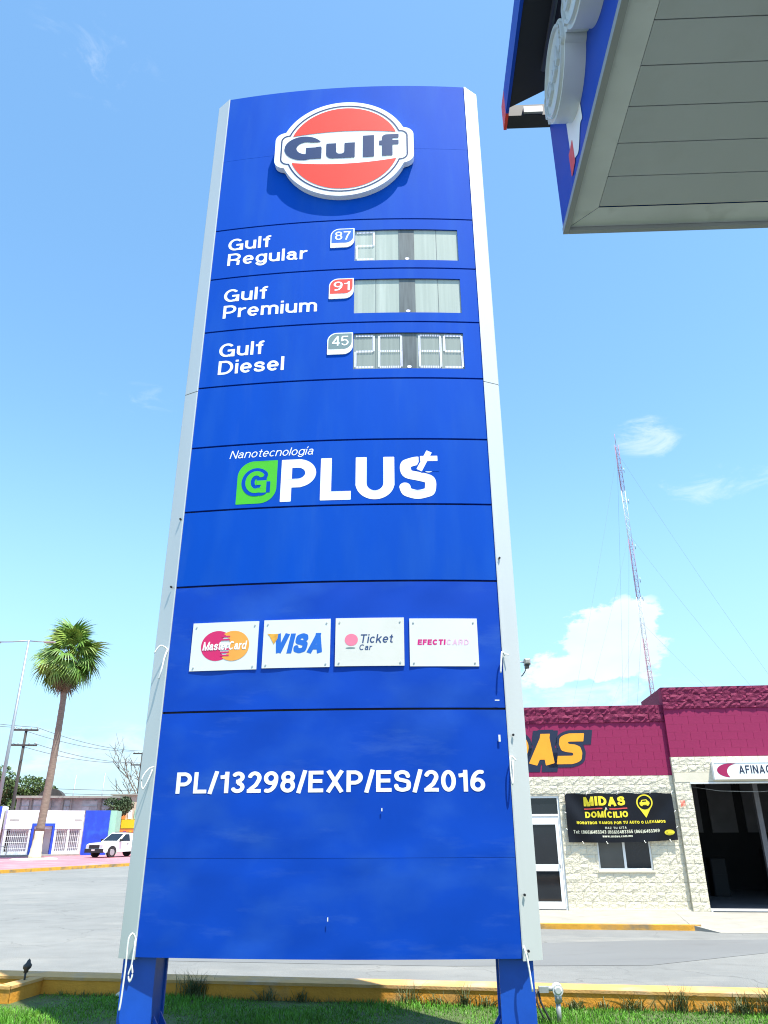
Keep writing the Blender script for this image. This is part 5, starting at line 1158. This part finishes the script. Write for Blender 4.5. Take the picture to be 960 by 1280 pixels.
for s_ in (-1, 1):
    L_ = 2.2 if s_ < 0 else 1.35
    mb = MB(); mb.tube([(0, 0, 13.12), (s_*L_*.5, .0, 13.06), (s_*L_, 0, 13.05)], .04, 6); a_ = mb.build('arm', 'galvanised', sl)
    mb = MB(); mb.cbox(s_*L_-.36, s_*L_+.36, -.15, .15, 12.99, 13.07, .03); mb.build('lamp_head', 'lamp_grey', a_)
def wire(a, b, sag, lab, r_=.022):
    mb = MB(); A_, B_ = Vector(a), Vector(b)
    mb.tube([tuple((A_+(B_-A_)*(k/14)-Vector((0, 0, 4*sag*(k/14)*(1-k/14))))-A_) for k in range(15)], r_, 4, False)
    o = mb.build('overhead_wire', 'wire'); o.location = a; tag(o, lab, 'wire', 'overhead wires of the far street')
zt, zl = 9.85-.15+.1, 9.85-1.35+.0
for dx, nm in ((-.9, 'outer left'), (.9, 'outer right')):
    wire((-30.5+dx, 64.9, zt), (-27.6+dx, 88, 10.0), .5, 'overhead wire from the pole top crossarm, %s insulator' % nm)
    wire((-30.5+dx, 64.9, zl), (-27.6+dx, 88, 8.75), .5, 'overhead wire from the lower crossarm, %s insulator' % nm)
    wire((-30.5+dx, 64.9, zt), (-36+dx, 40, 9.8), .5, 'overhead wire running towards the street lamp, %s insulator' % nm)
for k, (z, w_) in enumerate(((6.2, 'topmost'), (5.7, 'middle'), (5.2, 'lowest'))):
    wire((-52, 93, z+.8), (-22, 93, z-.2), .3, 'low service wire above the grey roof, %s of three' % w_, .03)
for k, (x, y, h, lab) in enumerate(((-41.6, 105, 8.7, 'thin bare steel rod standing behind the grey roof, the middle one'), (-37.4, 104, 8.9, 'thin pale post behind the grey roof beside the leafless tree'), (-50.0, 105, 8.0, 'thin faint rod left of the palm trunk'))):
    mb = MB(); mb.tube([(0, 0, 0), (.15, 0, h)], .07, 6); o = mb.build('steel_rod', 'galvanised'); o.location = (x, y, -.15); tag(o, lab, 'rod', 'rods behind the grey roof')
# little white frame by the pole
fr_ = thing('pipe_frame', 'small white pipe frame at the foot of the dark utility pole', 'frame', (-30.0, 63.0, -.15), R(10))
mb = MB(); mb.tube([(0, 0, 0), (0, 0, .75), (.55, 0, .75), (.55, 0, 0)], .04, 6); mb.build('pipe', 'trunk_white', fr_)

# ------------------------------------------------------------------ white pickup
pk = thing('pickup_truck', 'white pickup truck with black grille and bumper parked by the blue wall', 'pickup', (-20.55, 62.75, -.15), R(-118))
# local: +x forward, y across, z up
body = MB()
prof = [(-2.55, .55), (-2.55, 1.02), (-0.75, 1.02), (1.25, 1.06), (2.25, .98), (2.52, .86), (2.56, .52), (2.3, .36), (-2.5, .42)]
n = len(prof); hw_ = lambda x, z: .90-.05*max(0, (abs(x)-2.1))
body.add([(x, hw_(x, z), z) for x, z in prof] + [(x, -hw_(x, z), z) for x, z in prof], [tuple(range(n)), tuple(range(2*n-1, n-1, -1))] + [(i, n+i, n+(i+1) % n, (i+1) % n) for i in range(n)])
bo = body.build('body', 'car_white', pk)
cab = [(-0.78, 1.02, .87), (-0.62, 1.66, .70), (0.30, 1.70, .70), (1.18, 1.06, .86)]
mb = MB(); mb.add([(x, w_, z) for x, z, w_ in cab]+[(x, -w_, z) for x, z, w_ in cab], [(0, 1, 2, 3), (7, 6, 5, 4), (0, 4, 5, 1), (1, 5, 6, 2), (2, 6, 7, 3)]); mb.build('cab', 'car_white', pk)
def quad(name, m, a, b, c_, d_, parent=pk): 
    mb = MB(); mb.add([a, b, c_, d_], [(0, 1, 2, 3)]); return mb.build(name, m, parent)
quad('windscreen', 'dark_glass', (1.09, .76, 1.14), (1.09, -.76, 1.14), (.40, -.63, 1.645), (.40, .63, 1.645))
for s_ in (-1, 1):
    quad('side_window', 'dark_glass', (.92, s_*.872, 1.12), (.30, s_*.735, 1.60), (-.10, s_*.735, 1.60), (-.10, s_*.872, 1.12))
    mb = MB(); mb.box(.80, 1.0, s_*.98-.09, s_*.98+.09, 1.10, 1.26); mb.build('mirror', 'car_black', pk)
    mb = MB(); mb.box(.05, .25, s_*.905-.01, s_*.905+.01, .90, .94); mb.build('door_handle', 'car_black', pk)
    mb = MB(); mb.box(2.30, 2.545, s_*.72-.15, s_*.72+.15, .72, .88); mb.build('headlight', 'lens', pk)
    for x in (1.62, -1.55):
        mb = MB(); mb.tube([(x, s_*.93, .36), (x, s_*.70, .36)], .37, 20); wo = mb.build('wheel', 'tyre', pk)
        mb = MB(); mb.tube([(x, s_*.945, .36), (x, s_*.90, .36)], .22, 14); mb.build('rim', 'rim', wo)
        mb = MB(); a_ = [(x+.45*math.cos(t), .36+.45*math.sin(t)) for t in np.linspace(0, math.pi, 13)]; mb.add([(q[0], s_*.906, q[1]) for q in a_], [tuple(range(13)) if s_ < 0 else tuple(range(12, -1, -1))]); mb.build('wheel_arch', 'car_black', pk)
mb = MB(); mb.box(2.46, 2.62, -.90, .90, .34, .62); mb.build('bumper', 'car_black', pk)
mb = MB(); mb.box(2.40, 2.575, -.52, .52, .64, .88); mb.build('grille', 'car_black', pk)
mb = MB(); mb.box(2.622, 2.632, -.17, .17, .47, .58); mb.build('number_plate', 'card_white', pk)
mb = MB()
for y in (-.7, .7): mb.box(-2.5, -.8, y-.03, y+.03, 1.45, 1.50); 
for x in (-2.4, -1.6, -.9): mb.box(x-.03, x+.03, -.7, .7, 1.505, 1.55); mb.box(x-.025, x+.025, -.72, -.68, 1.0, 1.45); mb.box(x-.025, x+.025, .68, .72, 1.0, 1.45)
mb.build('bed_rack', 'car_white', pk, 'stuff')
mb = MB(); mb.box(-.55, .15, -.6, .6, 1.705, 1.76); mb.build('roof_rack', 'car_black', pk)
